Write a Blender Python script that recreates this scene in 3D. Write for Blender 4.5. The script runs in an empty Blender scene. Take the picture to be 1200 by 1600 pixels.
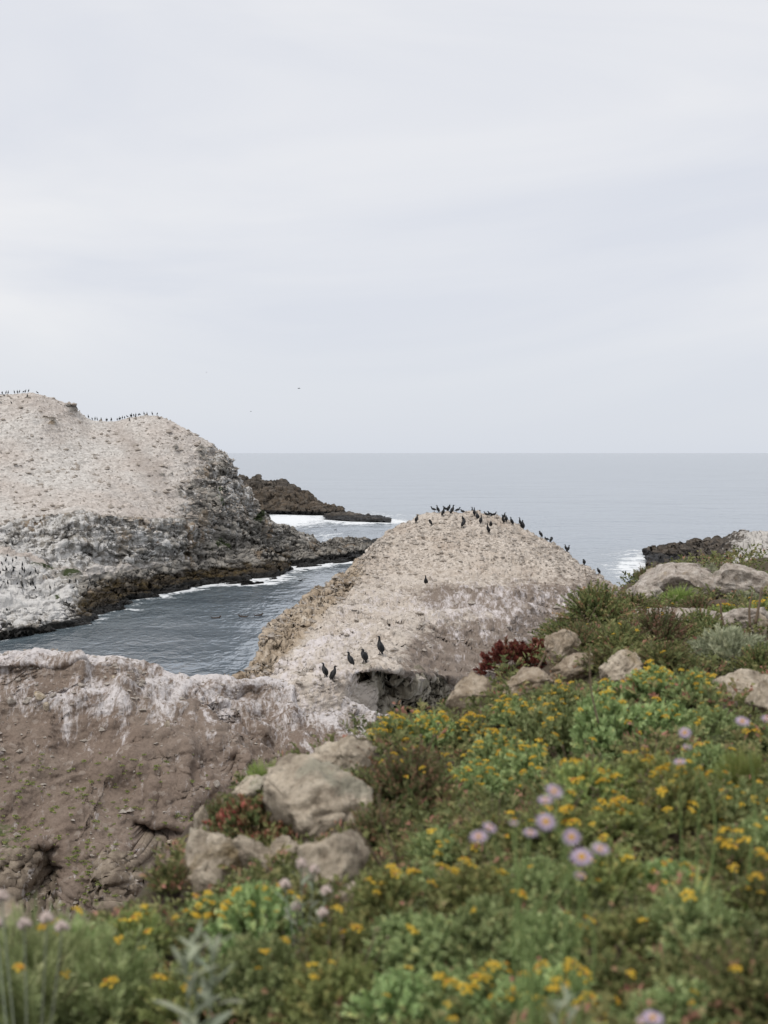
import bpy, math, random
import numpy as np
from mathutils import Vector, Matrix, Euler

# ------------------------------------------------------------------ camera, sky, sun, exposure
S = bpy.context.scene
COL = S.collection
CAMZ = 20.0
FPX = 2200.0                                   # focal length in photo pixels (photo 1200 x 1600)
PITCH = math.atan(93.0 / FPX)                  # horizon sits at row 707

cam_d = bpy.data.cameras.new('camera')
cam = bpy.data.objects.new('camera', cam_d)
COL.objects.link(cam)
cam.location = (0, 0, CAMZ)
cam.rotation_euler = (math.pi / 2 - PITCH, 0, 0)
cam_d.sensor_fit = 'VERTICAL'
cam_d.sensor_height = 36.0
cam_d.lens = FPX / 1600.0 * 36.0
cam_d.clip_start = 0.05
cam_d.clip_end = 60000
cam_d.dof.use_dof = True
cam_d.dof.focus_distance = 62.0
cam_d.dof.aperture_fstop = 3.9
S.camera = cam

SUN_EL, SUN_ROT = math.radians(62), math.radians(215)
world = bpy.data.worlds.new('World')
S.world = world
world.use_nodes = True
wn, wl = world.node_tree.nodes, world.node_tree.links
wn.clear()


def W(t, **k):
    n = wn.new(t)
    for a, b in k.items():
        setattr(n, a, b)
    return n


w_out = W('ShaderNodeOutputWorld')
w_bg = W('ShaderNodeBackground')
w_bg.inputs['Strength'].default_value = 0.1
w_sky = W('ShaderNodeTexSky', sky_type='NISHITA', sun_disc=False, sun_elevation=SUN_EL, sun_rotation=SUN_ROT)
w_tc = W('ShaderNodeTexCoord')
w_map = W('ShaderNodeMapping')
w_map.inputs['Scale'].default_value = (1.0, 1.0, 4.4)
w_map.inputs['Location'].default_value = (3.1, 0.4, 1.3)
wl.new(w_tc.outputs['Generated'], w_map.inputs['Vector'])
w_n1 = W('ShaderNodeTexNoise')
w_n1.inputs['Scale'].default_value = 2.0
w_n1.inputs['Detail'].default_value = 7.0
w_n1.inputs['Roughness'].default_value = 0.5
w_n1.inputs['Distortion'].default_value = 0.8
wl.new(w_map.outputs['Vector'], w_n1.inputs['Vector'])
w_r = W('ShaderNodeValToRGB')
w_r.color_ramp.elements[0].position = 0.34
w_r.color_ramp.elements[0].color = (6.85, 7.08, 7.72, 1)
w_r.color_ramp.elements[1].position = 0.66
w_r.color_ramp.elements[1].color = (8.2, 8.22, 8.4, 1)
wl.new(w_n1.outputs['Fac'], w_r.inputs['Fac'])
# the bank of grey cloud that thickens towards the horizon, all the way round
w_sep = W('ShaderNodeSeparateXYZ')
wl.new(w_tc.outputs['Generated'], w_sep.inputs['Vector'])
w_mr = W('ShaderNodeMapRange')
w_mr.inputs['From Min'].default_value = 0.0
w_mr.inputs['From Max'].default_value = 0.10
wl.new(w_sep.outputs['Z'], w_mr.inputs['Value'])
w_hz = W('ShaderNodeMix', data_type='RGBA')
w_hz.inputs['A'].default_value = (6.52, 6.88, 7.55, 1)
wl.new(w_mr.outputs['Result'], w_hz.inputs['Factor'])
wl.new(w_r.outputs['Color'], w_hz.inputs['B'])
w_mix = W('ShaderNodeMix', data_type='RGBA')
w_mix.inputs['Factor'].default_value = 0.94
wl.new(w_sky.outputs['Color'], w_mix.inputs['A'])
wl.new(w_hz.outputs['Result'], w_mix.inputs['B'])
wl.new(w_mix.outputs['Result'], w_bg.inputs['Color'])
wl.new(w_bg.outputs['Background'], w_out.inputs['Surface'])

sun_d = bpy.data.lights.new('sun', 'SUN')
sun_d.energy = 1.5
sun_d.angle = math.radians(16)
sun_d.color = (1.0, 0.95, 0.88)
sun = bpy.data.objects.new('sun', sun_d)
COL.objects.link(sun)
# direction towards the sun; Nishita's rotation turns from +Y
sv = Vector((math.sin(SUN_ROT) * math.cos(SUN_EL), math.cos(SUN_ROT) * math.cos(SUN_EL), math.sin(SUN_EL)))
sun.rotation_euler = sv.to_track_quat('Z', 'Y').to_euler()
sun.location = (0, 0, 80)

S.view_settings.view_transform = 'Standard'
S.view_settings.look = 'None'
S.view_settings.exposure = 0.10
S.view_settings.gamma = 1.0
S.view_settings.use_curve_mapping = False
S.cycles.use_denoising = True
S.cycles.max_bounces = 6
S.cycles.diffuse_bounces = 3
S.cycles.glossy_bounces = 2
S.cycles.transmission_bounces = 3
S.cycles.transparent_max_bounces = 4
S.cycles.sample_clamp_indirect = 6.0

# ------------------------------------------------------------------ pixels to points
CP, SP = math.cos(PITCH), math.sin(PITCH)


def slopes(px, py):
    px = np.asarray(px, float); py = np.asarray(py, float)
    a = (px - 600) / FPX
    v = (800 - py) / FPX
    dy = CP + v * SP
    return a / dy, (-SP + v * CP) / dy


def at(px, py, Y):
    """the point at distance Y in front of the camera seen at photo pixel px, py"""
    kx, kz = slopes(px, py)
    Y = np.asarray(Y, float)
    return np.stack([kx * Y, Y + 0 * kx, CAMZ + kz * Y], -1)


def to_pix(P):
    x, y, z = P[..., 0], P[..., 1], P[..., 2] - CAMZ
    f = y * CP - z * SP
    u = y * SP + z * CP
    return 600 + FPX * x / f, 800 - FPX * u / f


def water_Y(py):
    return -CAMZ / slopes(600, py)[1]


# ------------------------------------------------------------------ noise
_rs = np.random.RandomState(7)
_perm = _rs.permutation(256)
_perm = np.concatenate([_perm, _perm, _perm])
_g = _rs.normal(size=(256, 3))
_g /= np.linalg.norm(_g, axis=1, keepdims=True)


def perlin(P):
    Pi = np.floor(P).astype(np.int64)
    f = P - Pi
    Pi &= 255
    u = f * f * f * (f * (f * 6 - 15) + 10)
    r = 0
    for dx in (0, 1):
        wx = u[..., 0] if dx else 1 - u[..., 0]
        a = _perm[(Pi[..., 0] + dx)]
        for dy in (0, 1):
            wy = u[..., 1] if dy else 1 - u[..., 1]
            b = _perm[a + ((Pi[..., 1] + dy) & 255)]
            for dz in (0, 1):
                wz = u[..., 2] if dz else 1 - u[..., 2]
                g = _g[_perm[b + ((Pi[..., 2] + dz) & 255)] & 255]
                d = g[..., 0] * (f[..., 0] - dx) + g[..., 1] * (f[..., 1] - dy) + g[..., 2] * (f[..., 2] - dz)
                r = r + wx * wy * wz * d
    return r * 1.5


def fbm(P, octv=4, gain=0.5, lac=2.1, ridged=False):
    a, s, r = 1.0, 0.0, 0.0
    Q = P.copy()
    for i in range(octv):
        n = perlin(Q + 17.3 * i)
        if ridged:
            n = 1 - 2 * np.abs(n)
        r = r + a * n
        s += a
        a *= gain
        Q = Q * lac
    return r / s


def worley(P):
    """F1, F2-F1 and a cell number"""
    Pi = np.floor(P).astype(np.int64)
    f1 = np.full(P.shape[:-1], 9.0); f2 = f1.copy(); cid = np.zeros(P.shape[:-1])
    for dx in (-1, 0, 1):
        for dy in (-1, 0, 1):
            for dz in (-1, 0, 1):
                c = Pi + np.array([dx, dy, dz])
                h = _perm[_perm[_perm[c[..., 0] & 255] + (c[..., 1] & 255)] + (c[..., 2] & 255)]
                o = np.stack([_perm[h + 11] / 256., _perm[h + 57] / 256., _perm[h + 101] / 256.], -1)
                d = np.linalg.norm(c + o - P, axis=-1)
                closer = d < f1
                f2 = np.where(closer, f1, np.minimum(f2, d))
                cid = np.where(closer, h / 256., cid)
                f1 = np.where(closer, d, f1)
    return f1, f2 - f1, cid


def sstep(a, b, x):
    t = np.clip((x - a) / (b - a), 0, 1)
    return t * t * (3 - 2 * t)


def smooth1(a, sig, axis):
    if sig <= 0:
        return a
    r = int(3 * sig) + 1
    k = np.exp(-0.5 * (np.arange(-r, r + 1) / sig) ** 2)
    k /= k.sum()
    a = np.moveaxis(a, axis, 0)
    p = np.concatenate([2 * a[:1] - a[1:r + 1][::-1], a, 2 * a[-1:] - a[-r - 1:-1][::-1]], 0)
    out = sum(k[i] * p[i:i + a.shape[0]] for i in range(2 * r + 1))
    return np.moveaxis(out, 0, axis)


# ------------------------------------------------------------------ mesh helpers
def mesh_np(name, V, Fq, attrs=None, smooth=True):
    """V (n,3); Fq (f,3|4) index array"""
    me = bpy.data.meshes.new(name)
    V = np.ascontiguousarray(V, np.float32).reshape(-1, 3)
    Fq = np.ascontiguousarray(Fq, np.int32)
    nf, k = Fq.shape
    me.vertices.add(len(V))
    me.vertices.foreach_set('co', V.ravel())
    me.loops.add(nf * k)
    me.loops.foreach_set('vertex_index', Fq.ravel())
    me.polygons.add(nf)
    me.polygons.foreach_set('loop_start', np.arange(0, nf * k, k, dtype=np.int32))
    me.update(calc_edges=True)
    me.polygons.foreach_set('use_smooth', np.full(nf, smooth))
    for an, av in (attrs or {}).items():
        at_ = me.attributes.new(an, 'FLOAT', 'POINT')
        at_.data.foreach_set('value', np.ascontiguousarray(av, np.float32).ravel())
    me.validate()
    return me


def obj(name, me, mat=None, parent=None, kind=None, label=None, cat=None, group=None):
    o = bpy.data.objects.new(name, me)
    COL.objects.link(o)
    if mat is not None and me is not None and not me.materials:
        me.materials.append(mat)
    if parent is not None:
        o.parent = parent
    if kind: o['kind'] = kind
    if label: o['label'] = label
    if cat: o['category'] = cat
    if group: o['group'] = group
    return o


def grid_faces(nr, nc):
    i = np.arange(nr * nc).reshape(nr, nc)
    return np.stack([i[:-1, :-1], i[:-1, 1:], i[1:, 1:], i[1:, :-1]], -1).reshape(-1, 4)


def grid_normals(P):
    du = np.gradient(P, axis=1)
    dv = np.gradient(P, axis=0)
    n = np.cross(du, dv)
    n /= np.linalg.norm(n, axis=-1, keepdims=True) + 1e-9
    return n


# ------------------------------------------------------------------ node helpers
class NT:
    def __init__(self, name):
        self.m = bpy.data.materials.new(name)
        self.m.use_nodes = True
        self.n = self.m.node_tree.nodes
        self.l = self.m.node_tree.links
        self.n.clear()
        self.out = self.n.new('ShaderNodeOutputMaterial')
        self._tc = None

    def node(self, t, ins=None, **k):
        x = self.n.new(t)
        for a, b in k.items():
            setattr(x, a, b)
        for a, b in (ins or {}).items():
            self.put(x.inputs[a], b)
        return x

    def put(self, sock, v):
        if isinstance(v, bpy.types.NodeSocket):
            self.l.new(v, sock)
        elif isinstance(v, (tuple, list)) and len(v) == 3 and sock.type == 'RGBA':
            sock.default_value = (*v, 1)
        else:
            sock.default_value = v

    def co(self, scale=(1, 1, 1), rot=(0, 0, 0), loc=(0, 0, 0)):
        if self._tc is None:
            self._tc = self.node('ShaderNodeTexCoord')
        return self.node('ShaderNodeMapping', {'Vector': self._tc.outputs['Object'], 'Scale': scale, 'Rotation': rot, 'Location': loc}).outputs[0]

    def noise(self, vec, scale, detail=4, rough=0.55, dist=0.0):
        return self.node('ShaderNodeTexNoise', {'Vector': vec, 'Scale': scale, 'Detail': detail, 'Roughness': rough, 'Distortion': dist}).outputs['Fac']

    def vor(self, vec, scale, feature='F1', out='Distance'):
        return self.node('ShaderNodeTexVoronoi', {'Vector': vec, 'Scale': scale}, feature=feature).outputs[out]

    def ramp(self, fac, stops):
        r = self.node('ShaderNodeValToRGB', {'Fac': fac})
        e = r.color_ramp.elements
        while len(e) < len(stops):
            e.new(0.5)
        for k, (p, c) in enumerate(stops):
            e[k].position = p
            e[k].color = (*c, 1) if isinstance(c, (tuple, list)) else (c, c, c, 1)
        return r.outputs['Color']

    def rng(self, v, a, b, lo=0.0, hi=1.0):
        return self.node('ShaderNodeMapRange', {'Value': v, 'From Min': a, 'From Max': b, 'To Min': lo, 'To Max': hi}).outputs[0]

    def mix(self, f, a, b, mode='MIX'):
        x = self.node('ShaderNodeMix', data_type='RGBA', blend_type=mode)
        self.put(x.inputs['Factor'], f); self.put(x.inputs['A'], a); self.put(x.inputs['B'], b)
        return x.outputs['Result']

    def math(self, op, a, b=0.0, clamp=False):
        x = self.node('ShaderNodeMath', operation=op, use_clamp=clamp)
        self.put(x.inputs[0], a); self.put(x.inputs[1], b)
        return x.outputs[0]

    def attr(self, name):
        return self.node('ShaderNodeAttribute', attribute_name=name).outputs['Fac']

    def bump(self, h, strength, dist, normal=None):
        i = {'Height': h, 'Strength': strength, 'Distance': dist}
        if normal is not None:
            i['Normal'] = normal
        return self.node('ShaderNodeBump', i).outputs[0]

    def finish(self, color, rough=0.9, normal=None, spec=0.2, ior=1.45, transl=0.0):
        p = self.node('ShaderNodeBsdfPrincipled', {'Base Color': color, 'Roughness': rough, 'Specular IOR Level': spec, 'IOR': ior})
        if normal is not None:
            self.l.new(normal, p.inputs['Normal'])
        sh = p.outputs[0]
        if transl:
            t = self.node('ShaderNodeBsdfTranslucent', {'Color': color})
            sh = self.node('ShaderNodeMixShader', {0: transl, 1: sh, 2: t.outputs[0]}).outputs[0]
        self.l.new(sh, self.out.inputs['Surface'])
        return self.m


# ------------------------------------------------------------------ materials
def mat_water():
    t = NT('sea_water')
    v = t.co()
    # long swell, wind waves and ripples
    a = t.noise(t.co((0.07, 0.024, 1), (0, 0, 0.2)), 1.0, 3, 0.55, 0.4)
    b = t.noise(t.co((0.26, 0.12, 1), (0, 0, 0.3)), 1.0, 3, 0.55, 0.5)
    c = t.noise(t.co((1.0, 0.45, 1), (0, 0, 0.22)), 1.0, 2, 0.55, 0.5)
    gust = t.rng(t.noise(t.co((0.012, 0.02, 1)), 1.0, 3, 0.5), 0.35, 0.65, 0.55, 1.25)
    h = t.math('ADD', t.math('MULTIPLY', a, 1.0), t.math('ADD', t.math('MULTIPLY', b, 0.32), t.math('MULTIPLY', c, 0.20)))
    h = t.math('MULTIPLY', h, gust)
    nrm = t.bump(h, 1.0, 1.0)
    foam = t.attr('foam')
    fn = t.noise(t.co((0.20, 0.16, 1)), 1.0, 6, 0.68, 1.6)
    fine = t.noise(t.co((1.1, 0.7, 1)), 1.0, 5, 0.75, 1.0)
    fm = t.math('ADD', t.math('MULTIPLY', foam, 1.25), t.math('ADD', t.math('MULTIPLY', t.math('SUBTRACT', fn, 0.5), 2.3), t.math('MULTIPLY', t.math('SUBTRACT', fine, 0.5), 1.3)))
    fmask = t.math('MULTIPLY', t.rng(fm, 0.52, 0.82), t.rng(foam, 0.02, 0.25))
    shal = t.attr('shallow')
    deep = t.mix(shal, (0.135, 0.175, 0.215), (0.135, 0.17, 0.19))
    col = t.mix(fmask, deep, (0.78, 0.80, 0.81))
    rough = t.math('ADD', 0.12, t.math('MULTIPLY', fmask, 0.7))
    return t.finish(col, rough, nrm, spec=0.8, ior=1.333)


def speckle(t, scale, lo, hi):
    """loose broken stones: pale chips with dark gaps"""
    c1 = t.vor(t.co(), scale, 'F1', 'Color')
    bw = t.node('ShaderNodeRGBToBW', {'Color': c1}).outputs[0]
    return t.rng(bw, lo, hi)


def mat_island():
    t = NT('island_rock')
    g, wet, alg, cliff, grn = (t.attr(x) for x in ('guano', 'wet', 'algae', 'cliff', 'green'))
    big = t.noise(t.co(), 0.07, 4, 0.6)
    mid = t.noise(t.co(), 0.55, 5, 0.65)
    fin = t.noise(t.co(), 2.6, 4, 0.7)
    sp = speckle(t, 2.6, 0.15, 0.75)
    pale = t.mix(sp, (0.47, 0.44, 0.405), (0.70, 0.665, 0.62))
    pale = t.mix(t.rng(big, 0.42, 0.66), pale, t.mix(sp, (0.45, 0.395, 0.35), (0.62, 0.555, 0.50)), 'MIX')
    pale = t.mix(t.math('MULTIPLY', t.rng(fin, 0.61, 0.72), 0.6), pale, (0.20, 0.175, 0.155))
    pale = t.mix(t.math('MULTIPLY', t.rng(mid, 0.63, 0.73), 0.4), pale, (0.26, 0.23, 0.20))
    strat = t.noise(t.co((0.35, 0.35, 1.6), (0.35, 0.28, 0)), 1.0, 6, 0.7, 0.6)
    rock = t.ramp(strat, [(0.27, (0.045, 0.042, 0.038)), (0.42, (0.20, 0.185, 0.165)), (0.56, (0.36, 0.335, 0.295)), (0.74, (0.50, 0.46, 0.41))])
    rock = t.mix(t.math('MULTIPLY', t.rng(t.noise(t.co((1, 1, 1.5), (0.3, 0.3, 0)), 0.16, 5, 0.6, 0.5), 0.53, 0.63), 0.6), rock, t.mix(strat, (0.03, 0.029, 0.026), (0.13, 0.12, 0.105)))
    rock = t.mix(t.math('MULTIPLY', t.rng(t.noise(t.co((1, 1, 0.5)), 0.23, 3), 0.58, 0.66), 0.6), rock, (0.32, 0.225, 0.135))
    drip = t.noise(t.co((0.75, 0.75, 0.16), (0.1, 0.12, 0)), 1.0, 5, 0.68, 0.5)
    dripm = t.math('ADD', t.math('MULTIPLY', t.math('SUBTRACT', drip, 0.5), 2.6), g)
    dripm = t.math('ADD', dripm, t.math('MULTIPLY', t.math('SUBTRACT', fin, 0.5), 1.1))
    white = t.mix(fin, (0.60, 0.58, 0.55), (0.76, 0.745, 0.72))
    rockw = t.mix(t.rng(dripm, 0.42, 0.72), rock, white)
    cm = t.rng(t.math('ADD', cliff, t.math('MULTIPLY', t.math('SUBTRACT', mid, 0.5), 1.3)), 0.38, 0.58)
    path = t.attr('path')
    pale = t.mix(t.math('MULTIPLY', t.rng(t.math('ADD', path, t.math('MULTIPLY', t.math('SUBTRACT', mid, 0.5), 0.8)), 0.2, 1.1), 0.5), pale, t.mix(fin, (0.26, 0.21, 0.175), (0.42, 0.355, 0.31)))
    col = t.mix(cm, pale, rockw)
    gm = t.math('ADD', grn, t.math('MULTIPLY', t.math('SUBTRACT', mid, 0.5), 1.6))
    col = t.mix(t.rng(gm, 0.55, 0.75), col, t.mix(fin, (0.035, 0.05, 0.02), (0.085, 0.10, 0.045)))
    am = t.math('ADD', alg, t.math('MULTIPLY', t.math('SUBTRACT', mid, 0.5), 1.4))
    algc = t.mix(fin, (0.05, 0.038, 0.02), (0.14, 0.10, 0.045))
    algc = t.mix(t.rng(strat, 0.45, 0.6), t.mix(fin, (0.03, 0.025, 0.02), (0.10, 0.083, 0.065)), algc)
    col = t.mix(t.rng(am, 0.4, 0.7), col, algc)
    wm = t.math('ADD', wet, t.math('MULTIPLY', t.math('SUBTRACT', mid, 0.5), 1.0))
    col = t.mix(t.rng(wm, 0.4, 0.65), col, (0.022, 0.021, 0.019))
    hgt = t.math('ADD', t.math('MULTIPLY', fin, 0.5), t.math('ADD', t.math('MULTIPLY', strat, 0.9), t.math('MULTIPLY', sp, 0.18)))
    n = t.bump(hgt, 0.85, 0.5)
    return t.finish(col, t.rng(wm, 0.4, 0.7, 0.92, 0.45), n)


def mat_sea_rock():
    t = NT('dark_sea_rock')
    g, wet, alg = (t.attr(x) for x in ('guano', 'wet', 'algae'))
    strat = t.noise(t.co((0.3, 0.3, 1.2), (0.3, 0.4, 0)), 1.0, 6, 0.7, 0.6)
    mid = t.noise(t.co(), 0.6, 5, 0.65)
    rock = t.ramp(strat, [(0.28, (0.028, 0.026, 0.025)), (0.5, (0.095, 0.083, 0.07)), (0.68, (0.20, 0.17, 0.14)), (0.8, (0.27, 0.23, 0.19))])
    am = t.math('ADD', alg, t.math('MULTIPLY', t.math('SUBTRACT', mid, 0.5), 1.4))
    rock = t.mix(t.rng(am, 0.4, 0.75), rock, t.mix(strat, (0.06, 0.046, 0.033), (0.20, 0.155, 0.112)))
    gm = t.math('ADD', g, t.math('MULTIPLY', t.math('SUBTRACT', t.noise(t.co(), 0.9, 5, 0.7), 0.5), 2.2))
    rock = t.mix(t.rng(gm, 0.45, 0.75), rock, (0.58, 0.55, 0.51))
    wm = t.math('ADD', wet, t.math('MULTIPLY', t.math('SUBTRACT', mid, 0.5), 1.0))
    col = t.mix(t.rng(wm, 0.4, 0.65), rock, (0.018, 0.017, 0.016))
    n = t.bump(t.math('ADD', strat, t.math('MULTIPLY', mid, 0.6)), 0.9, 0.7)
    return t.finish(col, t.rng(wm, 0.4, 0.7, 0.92, 0.5), n)


def mat_dome():
    t = NT('dome_rock')
    g, tan, hol, brn = (t.attr(x) for x in ('guano', 'tan', 'hollow', 'brown'))
    big = t.noise(t.co(), 0.25, 4, 0.6)
    mid = t.noise(t.co(), 1.3, 5, 0.65)
    fin = t.noise(t.co(), 6.0, 4, 0.7)
    sp = speckle(t, 5.5, 0.12, 0.8)
    grav = t.mix(sp, (0.36, 0.305, 0.25), (0.68, 0.61, 0.535))
    grav = t.mix(t.rng(t.noise(t.co(), 0.7, 4, 0.6), 0.42, 0.62), grav, (0.58, 0.515, 0.445))
    grav = t.mix(t.math('MULTIPLY', t.rng(fin, 0.56, 0.68), 0.7), grav, (0.17, 0.14, 0.115))
    grav = t.mix(t.math('MULTIPLY', t.rng(big, 0.5, 0.68), 0.45), grav, (0.42, 0.33, 0.255))
    # warm bare rock of the seaward face
    st = t.noise(t.co((1.0, 0.7, 0.5), (0.5, 0.35, 0.2)), 1.0, 6, 0.68, 0.7)
    tanc = t.ramp(st, [(0.25, (0.15, 0.11, 0.075)), (0.42, (0.36, 0.285, 0.205)), (0.55, (0.49, 0.405, 0.31)), (0.72, (0.62, 0.55, 0.46))])
    col = t.mix(t.rng(t.math('ADD', tan, t.math('MULTIPLY', t.math('SUBTRACT', mid, 0.5), 0.9)), 0.4, 0.62), grav, tanc)
    # brown trodden earth, plus shading painted on the right flank
    earth = t.mix(fin, (0.12, 0.092, 0.073), (0.31, 0.25, 0.205))
    bm = t.math('ADD', brn, t.math('ADD', t.math('MULTIPLY', t.math('SUBTRACT', mid, 0.5), 2.2), t.math('MULTIPLY', t.math('SUBTRACT', fin, 0.5), 0.8)))
    col = t.mix(t.math('MULTIPLY', t.rng(bm, 0.28, 0.8), 0.92), col, earth)
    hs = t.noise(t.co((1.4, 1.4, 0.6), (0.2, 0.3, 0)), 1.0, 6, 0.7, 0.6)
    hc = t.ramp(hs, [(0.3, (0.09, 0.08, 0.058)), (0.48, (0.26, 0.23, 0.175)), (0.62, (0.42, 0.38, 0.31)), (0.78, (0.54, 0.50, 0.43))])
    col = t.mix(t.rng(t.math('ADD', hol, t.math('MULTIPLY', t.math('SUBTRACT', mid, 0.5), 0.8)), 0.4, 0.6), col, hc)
    # guano: streaks that run down the slope
    stk = t.noise(t.co((1.9, 0.42, 1.0), (0, 0, -0.45)), 1.0, 6, 0.72, 0.5)
    stk2 = t.noise(t.co((5.5, 1.4, 2.0), (0, 0, -0.45)), 1.0, 4, 0.7, 0.3)
    gm = t.math('ADD', g, t.math('ADD', t.math('MULTIPLY', t.math('SUBTRACT', stk, 0.5), 1.9), t.math('MULTIPLY', t.math('SUBTRACT', stk2, 0.5), 1.3)))
    white = t.mix(fin, (0.62, 0.56, 0.545), (0.78, 0.735, 0.725))
    col = t.mix(t.math('MULTIPLY', t.rng(gm, 0.42, 0.85), 0.93), col, white)
    h = t.math('ADD', t.math('MULTIPLY', sp, 0.10), t.math('ADD', t.math('MULTIPLY', fin, 0.22), t.math('ADD', t.math('MULTIPLY', st, 0.35), t.math('MULTIPLY', mid, 0.3))))
    return t.finish(col, 0.93, t.bump(h, 0.9, 0.32))


def mat_ledge():
    t = NT('ridge_earth')
    g, rockm, grn = (t.attr(x) for x in ('guano', 'bare', 'green'))
    big = t.noise(t.co(), 0.4, 4, 0.6)
    mid = t.noise(t.co(), 2.2, 5, 0.65)
    fin = t.noise(t.co(), 11.0, 5, 0.72)
    earth = t.mix(fin, (0.118, 0.086, 0.067), (0.325, 0.253, 0.202))
    earth = t.mix(t.math('MULTIPLY', t.rng(big, 0.42, 0.66), 0.6), earth, t.mix(fin, (0.16, 0.125, 0.10), (0.37, 0.305, 0.25)))
    earth = t.mix(t.math('MULTIPLY', t.rng(mid, 0.57, 0.7), 0.5), earth, (0.095, 0.07, 0.058))
    chips = t.vor(t.co(), 7.0, 'F1', 'Color')
    bw = t.node('ShaderNodeRGBToBW', {'Color': chips}).outputs[0]
    earth = t.mix(t.math('MULTIPLY', t.rng(bw, 0.78, 0.86), 0.5), earth, (0.38, 0.325, 0.28))
    st = t.noise(t.co((1.6, 1.2, 0.8), (0.4, 0.5, 0.2)), 1.0, 6, 0.7, 0.7)
    rock = t.ramp(st, [(0.28, (0.085, 0.066, 0.05)), (0.46, (0.20, 0.16, 0.122)), (0.62, (0.33, 0.272, 0.21)), (0.8, (0.46, 0.395, 0.325))])
    col = t.mix(t.rng(t.math('ADD', rockm, t.math('MULTIPLY', t.math('SUBTRACT', mid, 0.5), 1.3)), 0.42, 0.62), earth, rock)
    stk = t.noise(t.co((1.5, 0.5, 0.7), (0, 0, 0.5)), 1.0, 6, 0.74, 0.9)
    stk2 = t.noise(t.co((9.0, 2.6, 3.5), (0, 0, 0.5)), 1.0, 5, 0.74, 0.4)
    gm = t.math('ADD', g, t.math('ADD', t.math('MULTIPLY', t.math('SUBTRACT', stk, 0.5), 2.9), t.math('MULTIPLY', t.math('SUBTRACT', stk2, 0.5), 1.7)))
    white = t.mix(fin, (0.56, 0.515, 0.50), (0.76, 0.725, 0.715))
    col = t.mix(t.math('MULTIPLY', t.rng(gm, 0.40, 0.92), 0.94), col, white)
    gr = t.math('ADD', grn, t.math('MULTIPLY', t.math('SUBTRACT', mid, 0.5), 1.8))
    col = t.mix(t.math('MULTIPLY', t.rng(gr, 0.62, 0.78), 0.8), col, t.mix(fin, (0.05, 0.075, 0.025), (0.12, 0.16, 0.055)))
    h = t.math('ADD', t.math('MULTIPLY', fin, 0.2), t.math('ADD', t.math('MULTIPLY', mid, 0.4), t.math('MULTIPLY', st, 0.2)))
    return t.finish(col, 0.95, t.bump(h, 0.9, 0.22))


def mat_soil():
    t = NT('bank_soil')
    fin = t.noise(t.co(), 38, 5, 0.7)
    mid = t.noise(t.co(), 5, 4, 0.6)
    col = t.mix(fin, (0.05, 0.038, 0.027), (0.17, 0.13, 0.095))
    col = t.mix(t.rng(mid, 0.5, 0.65), col, t.mix(fin, (0.06, 0.055, 0.03), (0.13, 0.12, 0.065)))
    return t.finish(col, 0.95, t.bump(t.math('ADD', fin, mid), 0.8, 0.03))


def mat_boulder(name, pale, mid_c, dark, lichen=0.3):
    t = NT(name)
    oi = t.node('ShaderNodeObjectInfo').outputs['Random']
    off = t.node('ShaderNodeCombineXYZ', {0: t.math('MULTIPLY', oi, 37.0), 1: t.math('MULTIPLY', oi, 11.0), 2: 0.0}).outputs[0]
    v = t.node('ShaderNodeVectorMath', {0: t.co(), 1: off}, operation='ADD').outputs[0]
    a = t.noise(v, 9, 6, 0.68, 0.4)
    b = t.noise(v, 36, 5, 0.8)
    c = t.noise(v, 3.2, 4, 0.6, 0.6)
    col = t.ramp(a, [(0.3, dark), (0.5, mid_c), (0.68, pale)])
    col = t.mix(t.math('MULTIPLY', t.rng(b, 0.53, 0.64), 0.7), col, tuple(0.36 * x for x in mid_c))
    col = t.mix(t.math('MULTIPLY', t.rng(b, 0.46, 0.34), 0.4), col, pale)
    col = t.mix(t.math('MULTIPLY', t.rng(c, 0.58, 0.68), lichen), col, (0.33, 0.23, 0.09))
    col = t.mix(t.math('MULTIPLY', t.rng(c, 0.42, 0.33), lichen), col, (0.30, 0.31, 0.24))
    h = t.math('ADD', t.math('MULTIPLY', a, 0.7), t.math('MULTIPLY', b, 0.2))
    return t.finish(col, 0.92, t.bump(h, 1.0, 0.06))


def mat_leaf(name, stops, rough=0.6, transl=0.22, spec=0.25, vary=1.0):
    t = NT(name)
    tint = t.attr('tint')
    oi = t.node('ShaderNodeObjectInfo').outputs['Random']
    col = t.ramp(tint, stops)
    hsv = t.node('ShaderNodeHueSaturation', {'Color': col, 'Hue': t.math('ADD', 0.5 - 0.045 * vary, t.math('MULTIPLY', oi, 0.042 * vary)), 'Value': t.math('ADD', 1 - 0.2 * vary, t.math('MULTIPLY', oi, 0.6 * vary)), 'Saturation': 0.95}).outputs[0]
    return t.finish(hsv, rough, None, spec, transl=transl)


def mat_flat(name, c, c2=None, scale=30, rough=0.7, spec=0.25, transl=0.0):
    t = NT(name)
    n = t.noise(t.co(), scale, 3, 0.6)
    return t.finish(t.mix(n, c, c2 or tuple(0.75 * x for x in c)), rough, None, spec, transl=transl)


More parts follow.
